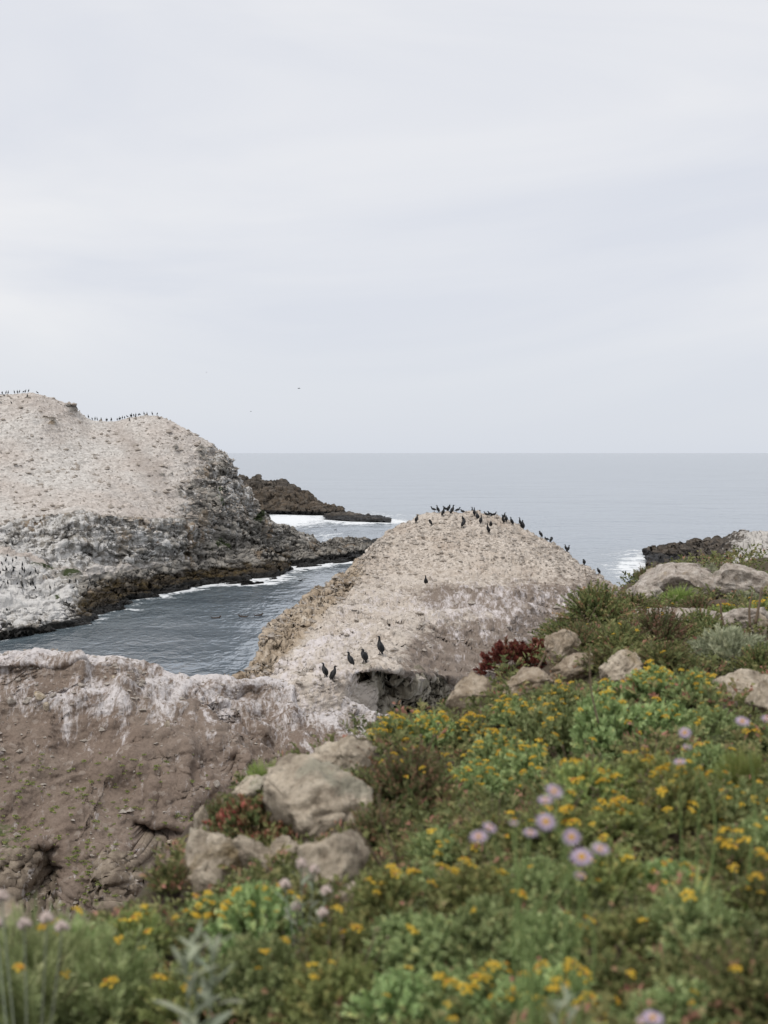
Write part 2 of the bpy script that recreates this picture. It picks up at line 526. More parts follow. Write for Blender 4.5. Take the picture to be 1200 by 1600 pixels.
M = dict(
    water=mat_water(), island=mat_island(), searock=mat_sea_rock(), dome=mat_dome(), ledge=mat_ledge(), soil=mat_soil(),
    boulder=mat_boulder('weathered_granite', (0.708, 0.614, 0.486), (0.451, 0.380, 0.292), (0.183, 0.146, 0.108), 0.5),
    pale_boulder=mat_boulder('pale_granite', (0.655, 0.600, 0.537), (0.444, 0.386, 0.330), (0.211, 0.172, 0.144), 0.35),
    tan_boulder=mat_boulder('tan_granite', (0.621, 0.532, 0.420), (0.391, 0.314, 0.231), (0.172, 0.129, 0.089), 0.3),
    chip=mat_boulder('stone_chips', (0.60, 0.55, 0.49), (0.38, 0.335, 0.29), (0.22, 0.19, 0.16), 0.1),
    feather=mat_flat('black_plumage', (0.008, 0.008, 0.009), (0.016, 0.017, 0.018), 20, 0.5, 0.35),
    wing=mat_flat('dark_wing_feathers', (0.016, 0.017, 0.018), (0.032, 0.033, 0.034), 30, 0.55, 0.3),
    bill=mat_flat('grey_bill', (0.06, 0.055, 0.05), None, 40, 0.5),
    throat=mat_flat('buff_throat', (0.30, 0.26, 0.20), None, 40, 0.6),
    foot=mat_flat('black_foot', (0.015, 0.014, 0.014), None, 40, 0.5),
    otter=mat_flat('wet_brown_fur', (0.03, 0.02, 0.014), (0.07, 0.045, 0.03), 12, 0.5),
    yarrow=mat_leaf('yarrow_leaf', [(0.0, (0.130, 0.190, 0.072)), (0.45, (0.248, 0.366, 0.140)), (0.8, (0.410, 0.542, 0.257)), (1.0, (0.585, 0.628, 0.269))]),
    olive=mat_leaf('olive_leaf', [(0.0, (0.122, 0.175, 0.059)), (0.4, (0.253, 0.340, 0.113)), (0.75, (0.385, 0.490, 0.196)), (1.0, (0.545, 0.504, 0.144))]),
    heath=mat_leaf('heath_leaf', [(0.0, (0.068, 0.117, 0.040)), (0.4, (0.145, 0.199, 0.073)), (0.65, (0.221, 0.175, 0.082)), (1.0, (0.340, 0.210, 0.109))]),
    coyote=mat_leaf('coyote_brush_leaf', [(0.0, (0.076, 0.102, 0.039)), (0.45, (0.161, 0.205, 0.074)), (0.8, (0.287, 0.300, 0.115)), (1.0, (0.425, 0.239, 0.139))]),
    sage=mat_leaf('sage_leaf', [(0.0, (0.216, 0.250, 0.158)), (0.5, (0.378, 0.434, 0.286)), (1.0, (0.594, 0.626, 0.430))], 0.8, 0.15, 0.1),
    redleaf=mat_leaf('red_leaf', [(0.0, (0.071, 0.025, 0.016)), (0.4, (0.181, 0.045, 0.032)), (0.75, (0.271, 0.085, 0.052)), (1.0, (0.155, 0.121, 0.047))], 0.6, 0.2, 0.25, 0.15),
    succ=mat_leaf('succulent_leaf', [(0.0, (0.108, 0.144, 0.054)), (0.4, (0.198, 0.244, 0.090)), (0.66, (0.360, 0.234, 0.126)), (1.0, (0.576, 0.126, 0.108))], 0.6, 0.2, 0.25, 0.3),
    grass=mat_leaf('grass_blade', [(0.0, (0.123, 0.202, 0.050)), (0.6, (0.238, 0.352, 0.088)), (1.0, (0.387, 0.440, 0.158))]),
    feathery=mat_leaf('feathery_leaf', [(0.0, (0.156, 0.236, 0.091)), (0.5, (0.314, 0.432, 0.180)), (1.0, (0.592, 0.681, 0.361))]),
    cudweed=mat_leaf('cudweed_leaf', [(0.0, (0.177, 0.222, 0.149)), (0.6, (0.288, 0.338, 0.234)), (1.0, (0.399, 0.422, 0.297))], 0.8, 0.15, 0.1),
    dry=mat_flat('dry_stem', (0.24, 0.185, 0.13), (0.15, 0.105, 0.07), 60, 0.85),
    stem=mat_flat('brown_stem', (0.085, 0.06, 0.042), (0.13, 0.095, 0.06), 60, 0.85),
    gstem=mat_flat('green_stem', (0.27, 0.35, 0.13), (0.19, 0.27, 0.09), 60, 0.7, 0.2, 0.15),
    yellow=mat_leaf('yellow_flower', [(0.0, (0.62, 0.36, 0.012)), (0.45, (0.74, 0.50, 0.018)), (0.85, (0.80, 0.60, 0.04)), (1.0, (0.66, 0.30, 0.03))], 0.6, 0.2, 0.25, 0.15),
    petal=mat_leaf('lilac_petal', [(0.0, (0.597, 0.469, 0.643)), (0.6, (0.720, 0.602, 0.745)), (1.0, (0.823, 0.745, 0.836))], 0.6, 0.3, 0.25, 0.1),
    disc=mat_flat('daisy_centre', (0.62, 0.36, 0.03), (0.50, 0.25, 0.02), 300),
    bud=mat_flat('papery_bud', (0.66, 0.57, 0.52), (0.52, 0.40, 0.35), 120, 0.8, 0.1, 0.15),
)
# EOF_MATERIALS

# ------------------------------------------------------------------ lofted land: rows of (px, py, distance) measured on the photo
class Land:
    def __init__(self, rows, segs, px0, px1, ncol, sig_px=6, sig_row=2.0):
        pxs = np.linspace(px0, px1, ncol)
        R = []
        for r in rows:
            if isinstance(r, tuple) and r[0] == 'back':
                C = R[-1] if len(r) < 4 else R[r[3]]
                Q = C.copy()
                Q[:, 2] = C[:, 2] * r[1] + (r[1] <= 0) * -1.5
                Q[:, 1] = C[:, 1] + r[2]
                Q[:, 0] = C[:, 0] * (1 + 0.5 * r[2] / C[:, 1])
                R.append(Q)
                continue
            a = np.array(r, float)
            s = sig_px / ((px1 - px0) / (ncol - 1))
            py = smooth1(np.interp(pxs, a[:, 0], a[:, 1]), s, 0)
            Y = smooth1(np.interp(pxs, a[:, 0], a[:, 2]), s * 2, 0)
            R.append(at(pxs, py, Y))
        R = np.stack(R)                                   # (K, ncol, 3)
        u = np.concatenate([np.linspace(k, k + 1, n, endpoint=False) for k, n in enumerate(segs)] + [[len(rows) - 1]])
        k = np.minimum(np.floor(u).astype(int), len(rows) - 2)
        f = (u - k)[:, None, None]
        self.P = smooth1(R[k] * (1 - f) + R[k + 1] * f, sig_row, 0)
        self.u = np.repeat(u[:, None], ncol, 1)
        self.PX, self.PY = to_pix(self.P)
        self.a = {}

    def disp(self, amount, along=None):
        n = grid_normals(self.P) if along is None else along
        # loft rows run front to back, so the normal must face the camera side / up
        if along is None:
            flip = np.where((n[..., 2] * 0.6 - n[..., 1]).mean() < 0, -1.0, 1.0)
            n = n * flip
        self.P = self.P + n * amount[..., None]

    def build(self, name, mat, smooth=True):
        nr, nc = self.P.shape[:2]
        me = mesh_np(name, self.P, grid_faces(nr, nc)[:, ::-1], self.a, smooth)
        self.o = obj(name, me, mat, kind='structure')
        self.QX, self.QY = to_pix(self.P)
        return self.o

    def stand(self, px, py, r=3.5):
        d = np.hypot(self.QX - px, self.QY - py)
        m = d < r
        if m.any():
            idx = np.where(m.ravel())[0]
            Y = self.P[..., 1].ravel()[idx]
            near = idx[Y < Y.min() + 2.5]
            j = near[np.argmin(d.ravel()[near])]
        else:
            mm = np.abs(self.QX - px) < 2.5
            q = np.where(mm, np.abs(self.QY - py), 1e9)
            j = np.argmin(q.ravel())
        return self.P.reshape(-1, 3)[j].copy()


FWD = np.array([0.0, 1.0, 0.0])

# ---- the big island on the left
isl = Land([
    [(-300, 1120, 118), (-100, 1035, 140), (0, 1003, 149), (100, 985, 158), (150, 974, 165), (200, 955, 179), (260, 930, 199), (330, 916, 212), (380, 917, 211), (405, 913, 214), (422, 912, 215), (434, 906, 222), (442, 896, 234), (452, 892, 241), (480, 888, 246), (505, 886, 248), (545, 881, 253), (570, 872, 270), (592, 868, 282)],
    [(-300, 1060, 128), (-100, 985, 148), (0, 957, 158), (60, 958, 161), (100, 946, 167), (150, 938, 174), (200, 922, 188), (260, 905, 207), (330, 896, 218), (380, 897, 221), (405, 898, 222), (422, 900, 223), (434, 897, 228), (442, 890, 238), (452, 882, 246), (480, 872, 252), (505, 866, 256), (545, 862, 262), (570, 861, 276), (592, 866, 284)],
    [(-300, 905, 165), (-100, 870, 178), (0, 852, 187), (40, 862, 187), (80, 878, 186), (130, 880, 189), (200, 882, 199), (300, 874, 214), (360, 868, 227), (400, 864, 236), (440, 862, 248), (470, 857, 256), (505, 858, 262), (545, 854, 270), (575, 858, 284), (592, 865, 286)],
    [(-300, 850, 185), (-100, 830, 192), (0, 822, 195), (60, 814, 197), (130, 802, 199), (170, 806, 201), (220, 815, 206), (300, 822, 217), (340, 818, 226), (375, 815, 234), (400, 820, 241), (440, 838, 252), (470, 845, 259), (505, 856, 265), (545, 850, 275), (575, 857, 288), (592, 865, 288)],
    [(-300, 740, 212), (-100, 715, 216), (0, 712, 218), (130, 728, 222), (220, 730, 226), (300, 748, 229), (345, 765, 233), (380, 788, 238), (400, 808, 243), (440, 832, 254), (470, 840, 261), (505, 854, 268), (545, 848, 279), (575, 856, 290), (592, 864.5, 290)],
    [(-300, 632, 236), (-100, 618, 237), (0, 613, 238), (50, 611, 238), (90, 627, 240), (140, 655, 244), (180, 656, 245), (230, 645, 244), (258, 648, 243), (300, 675, 241), (326, 690, 241), (340, 708, 241), (355, 730, 242), (370, 752, 242), (388, 778, 244), (402, 800, 247), (415, 815, 252), (440, 827, 258), (462, 829, 263), (480, 838, 268), (492, 849, 270), (505, 853, 272), (520, 847, 278), (545, 846, 283), (565, 852, 290), (580, 857, 293), (592, 864, 294)],
    ('back', 0.55, 14), ('back', 0.0, 32, 5)],
    [70, 90, 75, 85, 90, 16, 10], -300, 592, 560, sig_px=4, sig_row=2.0)
P0 = isl.P.copy(); px, py, u = isl.PX, isl.PY, isl.u
cl = sstep(1.75, 2.15, u) * (1 - sstep(2.95, 3.1, u))                       # the cliff below the terrace
nose = sstep(262, 350, px + 0.45 * (py - 760)) * sstep(0.6, 1.5, u) * (1 - 0.5 * sstep(4.3, 5, u) * (1 - sstep(300, 340, px)))
low = 1 - sstep(1.5, 2.1, u)
cliff = np.clip(np.maximum(cl, nose) + 0.0, 0, 1)
rough = np.clip(0.25 + cliff + 0.7 * low, 0, 1.2)
Q = P0 * np.array([0.05, 0.05, 0.06])
big = fbm(Q + 3.1, 3)
isl.disp(big * (1.0 + 1.6 * rough))
Ps = P0 @ np.array(Euler((0.35, 0.42, 0.2)).to_matrix()).T
str_ = fbm(Ps * np.array([0.10, 0.10, 0.42]), 5, 0.55, 2.1, True)
isl.disp((str_ - str_.mean()) * 1.6 * rough)


def bedding(L, P0, freq, amp, rot, mask):
    """broken ledges: a saw-tooth across tilted beds, wavering and stopping as real beds do"""
    d = np.array(Euler(rot).to_matrix()) @ np.array([0, 0, 1.0])
    w = fbm(P0 * freq * 0.35 + 8.1, 4) * 1.6
    q = (P0 @ d) * freq + w
    saw = q - np.floor(q)
    saw = np.where(saw < 0.82, saw / 0.82, (1 - saw) / 0.18)
    L.disp((saw - 0.5) * amp * mask * sstep(-0.25, 0.25, fbm(P0 * freq * 0.22 + 3.3, 3)))


bedding(isl, P0, 0.45, 0.9, (0.25, 0.42, 0), np.clip(rough - 0.2, 0, 1))
f1, ed, cid = worley(Ps * np.array([0.13, 0.13, 0.5]))
isl.disp(((cid - 0.5) * 0.8 - 0.5 * (1 - sstep(0, 0.13, ed + 0.06 * fbm(P0 * 0.9, 2)))) * np.clip(rough - 0.25, 0, 1))
f1, ed, cid = worley(Ps * np.array([0.4, 0.4, 1.5]))
isl.disp(((cid - 0.5) * 0.4) * np.clip(-0.05 + rough, 0, 1))
isl.disp(fbm(Ps * np.array([0.9, 0.9, 1.9]), 4, 0.6) * (0.16 + 0.34 * rough))
# ragged outcrops on the slope and top
oc = np.zeros_like(px)
for ox, oy, orr in [(108, 641, 16), (75, 662, 13), (185, 712, 7), (272, 704, 9), (302, 706, 18), (262, 748, 22), (225, 775, 14), (340, 735, 18), (320, 790, 26), (155, 820, 14), (290, 760, 22), (250, 652, 8)]:
    oc = np.maximum(oc, np.exp(-(((px - ox) / orr) ** 2 + ((py - oy) / (orr * 0.6)) ** 2)))
oc = oc * sstep(-0.12, 0.25, fbm(P0 * 0.35 + 2.2, 3))
isl.disp(oc * (0.9 * fbm(P0 * 0.9 + 9, 4, 0.65, 2.1, True) + 0.3))
z = isl.P[..., 2]
n = grid_normals(isl.P)
shelf = np.exp(-(((px - 40) / 85) ** 2 + ((py - 925) / 45) ** 2))
lowleft = np.exp(-(((px + 60) / 150) ** 2 + ((py - 930) / 60) ** 2))
isl.a['cliff'] = np.clip(np.maximum(cliff, low) + oc * 0.9, 0, 1)
isl.a['guano'] = np.clip(0.30 + 0.6 * shelf + 0.7 * lowleft + 0.24 * cl * (1 - sstep(230, 350, px)) - 0.25 * sstep(250, 360, px) * sstep(830, 865, py) + 0.28 * sstep(300, 360, px) * (1 - sstep(770, 830, py)) - 0.45 * low * sstep(90, 150, px + 0.5 * (905 - py)) - 0.3 * np.exp(-(((px - 95) / 55) ** 2 + ((py - 880 - 0.15 * px) / 10) ** 2)) - 0.25 * oc, 0, 1.2)
isl.a['wet'] = 1 - sstep(0.2, 1.5 + 0.5 * big, z - 0.4 * sstep(430, 480, px))
alg = 0.8 * (1 - sstep(1.6, 3.4, z + 0.9 * fbm(P0 * 0.12, 3))) * sstep(60, 150, px) * (1 - 0.5 * sstep(440, 470, px))
isl.a['algae'] = np.clip(alg, 0, 1)
gr = np.zeros_like(px)
for gx, gy, gw, gh in [(340, 775, 14, 20), (345, 850, 22, 14), (403, 805, 8, 18), (70, 885, 30, 8), (110, 893, 20, 8), (90, 925, 8, 9)]:
    gr = np.maximum(gr, np.exp(-(((px - gx) / gw) ** 2 + ((py - gy) / gh) ** 2)))
isl.a['green'] = gr * 0.85
isl.a['path'] = np.exp(-((px - 178 - (py - 660) * 0.75) / (14 + 0.12 * (py - 640).clip(0, 200))) ** 2) * sstep(650, 680, py) * (1 - sstep(745, 800, py)) + 0.45 * sstep(775, 812, py) * (1 - sstep(100, 200, px))
isl.build('island', M['island'])

# ---- dark rocks lying further out and the point on the right
def sea_land(name, crest, base_py, Ys, ncol, nr, px0, px1, amp, guano=None, base_rows=None, sig=2.0, alg=0.45):
    cr = [(p, q, Ys + 6) for p, q in crest] if not isinstance(Ys, list) else [(p, q, y) for (p, q), y in zip(crest, Ys)]
    rows = base_rows or [[(p, b + 3.0, float(water_Y(b + 3.0))) for p, b in base_py]]
    mid = []
    first = np.array(rows[-1], float)
    for p, q, y in cr:
        b = np.interp(p, first[:, 0], first[:, 1]); by = np.interp(p, first[:, 0], first[:, 2])
        mid.append((p, q + (b - q) * 0.42, by + (y - by) * 0.38))
    L = Land(rows + [mid, cr, ('back', 0.5, 5), ('back', 0.0, 12, len(rows) + 1)], [nr] * len(rows) + [nr, 8, 8], px0, px1, ncol, sig_px=sig, sig_row=1.6)
    P0 = L.P.copy()
    Ps = P0 @ np.array(Euler((0.3, 0.5, 0.1)).to_matrix()).T
    L.disp((fbm(Ps * np.array([0.09, 0.09, 0.4]), 5, 0.55, 2.1, True) - 0.15) * amp)
    f1, ed, cid = worley(P0 * 0.33)
    L.disp((cid - 0.5) * amp * 0.9)
    f1, ed, cid = worley(P0 * 0.9)
    L.disp((cid - 0.5) * amp * 0.4)
    z = L.P[..., 2]
    L.a['wet'] = 1 - sstep(0.3, 2.4, z + 0.8 * fbm(P0 * 0.1, 2))
    L.a['algae'] = np.full_like(z, alg) * (1 - 0.5 * sstep(7, 10, z))
    L.a['guano'] = np.zeros_like(z) if guano is None else guano(L)
    L.build(name, M['searock'])
    return L


far1 = sea_land('rocky_point', [(355, 752), (375, 748), (400, 752), (430, 754), (446, 756), (460, 764), (480, 778), (492, 786), (505, 794), (522, 800), (536, 803)],
                [(355, 800), (400, 800), (470, 802), (505, 803), (536, 804)], 480, 170, 45, 355, 536, 2.2, alg=0.55)
far2 = sea_land('low_reef', [(506, 806), (520, 802), (545, 802), (565, 806), (585, 808), (600, 811), (611, 813)],
                [(506, 809), (545, 812), (580, 813), (611, 814)], 424, 110, 14, 506, 611, 0.9, alg=0.1)


def rg(L):
    return np.clip(0.1 + 0.85 * sstep(1115, 1185, L.PX + 0.6 * (L.PY - 860)), 0, 1)


right = sea_land('right_headland', [(1010, 869), (1018, 864), (1032, 858), (1058, 853), (1070, 850), (1085, 848), (1100, 852), (1120, 846), (1140, 840), (1165, 835), (1182, 839), (1200, 842), (1300, 828), (1500, 800)],
                 None, [274, 272, 270, 266, 262, 260, 256, 252, 248, 244, 240, 236, 220, 190], 260, 55, 1010, 1500, 1.5, rg,
                 [[(1010, 950, 180), (1100, 960, 150), (1200, 975, 120), (1500, 1000, 90)],
                  [(1010, 873, float(water_Y(873))), (1060, 876, float(water_Y(876))), (1090, 884, 240), (1130, 898, 205), (1160, 908, 185), (1200, 915, 160), (1500, 930, 120)]], sig=2.5, alg=0.42)

# ---- the rounded rock in the middle
dome = Land([
    [(330, 1220, 51), (480, 1210, 52), (600, 1200, 57), (700, 1200, 60), (850, 1180, 66), (1060, 1120, 80)],
    [(330, 1120, 52), (480, 1120, 53.5), (540, 1125, 54.5), (600, 1128, 60), (690, 1128, 62.5), (760, 1110, 64), (850, 1080, 70), (1060, 1010, 90)],
    [(330, 1085, 53), (400, 1080, 54), (480, 1070, 54.5), (540, 1052, 55.5), (590, 1040, 57), (630, 1046, 58.5), (680, 1062, 62), (760, 1050, 66), (860, 1005, 78), (960, 960, 91), (1060, 985, 95)],
    [(330, 1078, 54), (380, 1073, 55), (410, 1060, 57), (440, 1045, 59), (500, 1010, 63), (600, 985, 67), (700, 960, 75), (800, 962, 78), (860, 948, 87), (960, 935, 94), (1060, 980, 97)],
    [(330, 1074, 55), (380, 1068, 56), (408, 1050, 60), (425, 1005, 65), (450, 985, 69), (520, 937, 79), (600, 913, 88), (700, 903, 91), (800, 907, 92), (860, 912, 93), (960, 922, 96), (1060, 978, 98)],
    [(330, 1070, 56), (380, 1064, 57), (404, 1040, 62), (418, 995, 66), (450, 968, 73), (520, 920, 85), (560, 893, 92), (600, 862, 97), (700, 845, 99), (800, 850, 99), (880, 877, 99), (960, 918, 99), (1060, 976, 99)],
    [(330, 1064, 57), (352, 1064, 58), (376, 1060, 60), (396, 1052, 62), (403, 1022, 63), (412, 992, 66), (432, 975, 71), (470, 942, 79), (500, 925, 85), (520, 912, 89), (545, 892, 94), (560, 878, 96), (580, 853, 100), (600, 834, 103), (625, 817, 105), (645, 808, 106), (675, 799, 107), (740, 797, 107), (790, 808, 107), (815, 822, 107), (860, 845, 106), (910, 880, 104), (960, 917, 102), (1000, 945, 101), (1060, 975, 100)],
    ('back', 0.7, 6), ('back', 0.0, 16, 6)],
    [40, 70, 75, 75, 75, 75, 16, 12], 330, 1060, 560, sig_px=3, sig_row=2.5)
P0 = dome.P.copy(); px, py, u = dome.PX, dome.PY, dome.u
edge = 558 + (py - 1050) * 0.42
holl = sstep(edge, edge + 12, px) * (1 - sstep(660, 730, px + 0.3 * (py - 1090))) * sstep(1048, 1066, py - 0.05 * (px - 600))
tan = (1 - sstep(0, 60, px - (385 + (1060 - py) * 0.93))) * sstep(1.6, 2.0, u) * sstep(845, 915, py)
r0 = np.clip(0.35 + 0.8 * np.maximum(tan, holl), 0, 1.1)
keep = 1 - 0.85 * np.maximum((1 - sstep(430, 640, px)) * sstep(2.5, 5, u), sstep(5.2, 6, u))
bn = fbm(P0 * 0.16 + 1.7, 3)
dome.disp((bn - bn.mean()) * 0.8 * keep)
dome.disp(1.1 * holl, FWD)
cave = 0.4 * np.exp(-(((px - 592) / 20) ** 2 + ((py - 1082) / 18) ** 2)) + 0.8 * np.exp(-(((px - 700) / 20) ** 2 + ((py - 1095) / 20) ** 2)) + 0.55 * np.exp(-(((px - 626) / 6) ** 2 + ((py - 1041) / 7) ** 2))
dome.disp(1.0 * cave, FWD)
rim = np.exp(-(((py - (938 + 0.00035 * (px - 740) ** 2)) / 9) ** 2)) * sstep(640, 700, px) * (1 - sstep(850, 930, px))
dome.disp(-0.9 * rim * (0.6 + fbm(P0 * 0.5, 3)))
Ps = P0 @ np.array(Euler((0.5, 0.5, 0.3)).to_matrix()).T
sn_ = fbm(Ps * np.array([0.3, 0.3, 1.0]), 5, 0.58, 2.1, True)
dome.disp((sn_ - sn_.mean()) * 0.6 * r0)
bedding(dome, P0, 0.9, 0.55, (0.35, 0.5, 0.2), np.clip(tan + holl, 0, 1))
bedding(dome, P0, 1.1, 0.22, (0.9, 0.3, 0.5), 1 - np.clip(tan + holl, 0, 1))
f1, ed, cid = worley(Ps * np.array([0.35, 0.35, 1.1]))
dome.disp(((cid - 0.5) * 0.3 - 0.18 * (1 - sstep(0, 0.10, ed))) * np.clip(np.maximum(tan, holl), 0, 1))
f1, ed, cid = worley(Ps * np.array([1.1, 1.1, 2.6]))
dome.disp((cid - 0.5) * 0.14 * np.clip(np.maximum(tan, holl), 0, 1))
f1, ed, cid = worley(P0 * np.array([.42, .42, .6]) + 4.2)
dome.disp(((cid - 0.5) * 1.1) * holl)
f1, ed, cid = worley(P0 * 2.4)
vary = sstep(-0.3, 0.3, fbm(P0 * 0.35 + 6.6, 3))
dome.disp((cid - 0.5) * (0.05 + 0.15 * vary))
dome.disp(fbm(P0 * 1.0 + 2.2, 5, 0.6) * 0.28)
top = sstep(4.3, 5.0, u)
shoulder = np.exp(-(((u - 3.55) / 0.75) ** 2))
dome.a['tan'] = np.clip(tan * 1.0 + 0.05, 0, 1)
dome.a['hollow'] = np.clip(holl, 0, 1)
dome.a['guano'] = np.clip(0.08 + 0.32 * shoulder * (1 - tan) + 0.40 * (u < 3.2) * sstep(600, 540, px) * (1 - holl) * (1 - 0.4 * tan) - 0.25 * holl - 0.05 * (u < 2.4) * sstep(640, 700, px) + 0.22 * sstep(600, 700, px) * (1 - sstep(900, 960, px)) * sstep(915, 950, py), 0, 1)
brown = np.exp(-(((u - 2.35) / 0.5) ** 2)) * sstep(610, 690, px) + 0.8 * np.exp(-(((px - 690) / 55) ** 2 + ((py - 925) / 12) ** 2)) + 0.9 * rim
brown = brown + 0.8 * sstep(720, 840, px) * sstep(860, 940, py) + 0.75 * (1 - sstep(2.0, 3.0, u)) * sstep(600, 660, px) + 0.30 * sstep(600, 700, px) * (1 - sstep(3.2, 4.2, u))  # real brown below; the right flank's darker shading is painted in with it
dome.a['brown'] = np.clip(0.95 * brown * (1 - holl), 0, 1)
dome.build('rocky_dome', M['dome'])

# ---- the trodden ridge on the left that runs into the dome
led = Land([
    [(-250, 2100, 33), (0, 2000, 33.5), (300, 1900, 34.5), (500, 1800, 36), (640, 1700, 38)],
    [(-250, 1640, 36.5), (0, 1600, 37.2), (300, 1560, 38), (500, 1500, 39.5), (640, 1450, 42)],
    [(-250, 1420, 39.5), (0, 1400, 40), (300, 1380, 41), (500, 1340, 43), (640, 1320, 47)],
    [(-250, 1240, 42.5), (0, 1225, 43), (300, 1225, 44), (450, 1215, 47), (560, 1220, 50), (640, 1220, 51)],
    [(-250, 1120, 45), (0, 1108, 45.7), (60, 1098, 46), (140, 1085, 46.8), (215, 1080, 48), (300, 1125, 48.2), (420, 1130, 51), (520, 1135, 52.5), (600, 1150, 53.5), (640, 1160, 54)],
    [(-250, 1050, 46.0), (0, 1040, 46.6), (100, 1040, 47.2), (190, 1042, 48.2), (240, 1055, 49.5), (300, 1075, 50), (380, 1085, 52), (480, 1085, 54), (560, 1105, 54.6), (600, 1128, 55), (640, 1150, 55)],
    [(-250, 1026, 48), (0, 1019, 49), (60, 1017, 49.5), (130, 1019, 50), (180, 1023, 50.5), (220, 1032, 51), (260, 1043, 51.5), (300, 1052, 52), (360, 1059, 53), (420, 1064, 54.5), (480, 1070, 55), (530, 1083, 55.2), (575, 1108, 55.4), (597, 1132, 55.5), (640, 1160, 55.6)],
    ('back', 0.75, 4.5), ('back', 0.0, 13, 6)],
    [20, 75, 100, 100, 90, 60, 45, 16, 10], -250, 640, 560, sig_px=4, sig_row=2.0)
P0 = led.P.copy(); px, py, u = led.PX, led.PY, led.u
bn = fbm(P0 * 0.22 + 5.2, 3)
led.disp((bn - bn.mean()) * 1.0 * (1 - 0.7 * sstep(5.2, 5.9, u)))
bn = fbm(P0 * np.array([0.55, 0.22, 0.22]) + 1.2, 2, 0.4, 2.1, True)
led.disp((bn - bn.mean()) * 0.5 * sstep(1.0, 2.2, u) * (1 - sstep(5.4, 5.95, u)))
bn = fbm(P0 * np.array([0.7, 0.7, 1.2]) + 7.7, 2, 0.45)
led.disp(bn * 0.34 * (1 - 0.6 * sstep(5.4, 5.95, u)))
wob = 10 * fbm(P0 * 0.9 + 2, 3)
# undercut below the crest, notches and gullies, pushed back into the slope
uc = sstep(1038, 1050, py) * (1 - sstep(1062, 1100, py)) * sstep(-80, 60, px) * (1 - sstep(195, 212, px + wob)) * (u < 5.6)
led.disp(uc * 0.4, FWD)
n1 = sstep(207, 212, px + 0.5 * wob) * np.exp(-np.clip(px - 208, 0, 999) / 42) * sstep(1272, 1284, py + wob * 0.5 - 0.12 * (px - 210)) * (1 - sstep(1400, 1470, py))
led.disp(n1 * 3.0, FWD)
rib = np.exp(-(((px - 188 - wob) / 22) ** 2)) * sstep(1300, 1360, py) * (1 - sstep(1520, 1600, py))
led.disp(-rib * 1.2, FWD)
n2 = np.exp(-(((px - 62 - wob) / 20) ** 2)) * sstep(1320, 1340, py) * (1 - sstep(1390, 1450, py)) + sstep(18, 24, px + wob * .5) * np.exp(-np.clip(px - 20, 0, 999) / 30) * sstep(1375, 1392, py) * (1 - sstep(1430, 1500, py))
led.disp(n2 * 2.8, FWD)
rib2 = np.exp(-(((px - 35 - wob) / 22) ** 2)) * sstep(1300, 1345, py) * (1 - sstep(1500, 1600, py)) + np.exp(-(((px - 66) / 14) ** 2 + ((py - 1350) / 26) ** 2))
led.disp(-rib2 * 1.1, FWD)
n3 = np.exp(-(((px - 290) / 18) ** 2 + ((py - 1117) / 9) ** 2)) + 0.8 * np.exp(-(((px - 362 - wob) / 9) ** 2 + ((py - 1212) / 16) ** 2)) + 0.6 * np.exp(-(((px - 385) / 30) ** 2 + ((py - 1085) / 9) ** 2))
led.disp(n3 * 1.5, FWD)
bank = np.exp(-(((px - 320) / 60) ** 2 + ((py - 1085) / 12) ** 2))
led.disp(-bank * 0.4, FWD)
Ps = P0 @ np.array(Euler((0.4, 0.3, 0.3)).to_matrix()).T
bare = np.clip(rib + rib2 + 0.7 * n1 + 0.9 * n2 + 0.9 * np.exp(-(((px - 180) / 40) ** 2 + ((py - 1410) / 60) ** 2)) + 0.8 * np.exp(-(((px - 40) / 50) ** 2 + ((py - 1440) / 60) ** 2)), 0, 1)
led.disp((fbm(Ps * np.array([0.5, 0.5, 1.4]), 5, 0.58, 2.1, True) - 0.1) * (0.14 + 0.38 * bare))
f1, ed, cid = worley(P0 * 1.5)
led.disp((-0.18 * (1 - sstep(0, 0.08, ed + 0.1 * fbm(P0 * 3, 3)))) * bare)
led.disp(fbm(P0 * np.array([2.2, 2.2, 1.2]) + 4.0, 5, 0.62, 2.1, True) * 0.22 * bare)
bedding(led, P0, 0.8, 0.35, (0.5, 0.25, 0.2), sstep(1.5, 3, u) * (1 - sstep(5.3, 5.9, u)))
led.disp(fbm(P0 * 1.7, 4, 0.6) * 0.09)
f1, ed, cid = worley(P0 * 4.5)
led.disp((cid - 0.5) * 0.035)
led.disp(fbm(P0 * 6.0, 3, 0.6) * 0.05)
crest_py = np.interp(px, [-250, 0, 130, 220, 300, 420, 480, 600], [1026, 1019, 1019, 1032, 1052, 1064, 1070, 1132])
down = py - crest_py
reach = np.interp(px, [-250, 0, 80, 200, 300, 420, 600], [120, 130, 170, 190, 170, 140, 120])
led.a['guano'] = np.clip(0.70 - 0.62 * sstep(0.1, 1.0, down / reach) + 0.10 * np.exp(-(down / 9) ** 2) - 0.30 * uc + 0.16 * np.exp(-(((px - 190) / 110) ** 2 + ((py - 1115) / 32) ** 2)) + 0.15 * (u > 5.4) - 0.35 * np.clip(n3, 0, 1) - 0.35 * np.exp(-(((px - 230) / 22) ** 2 + ((py - 1040) / 12) ** 2)), 0, 1)
led.a['bare'] = np.clip(bare + 0.75 * sstep(500, 560, px) * (down < 70), 0, 1)
led.a['green'] = 0.75 * np.exp(-(((px - 5) / 40) ** 2 + ((py - 1310) / 40) ** 2))
led.build('rocky_ridge', M['ledge'])

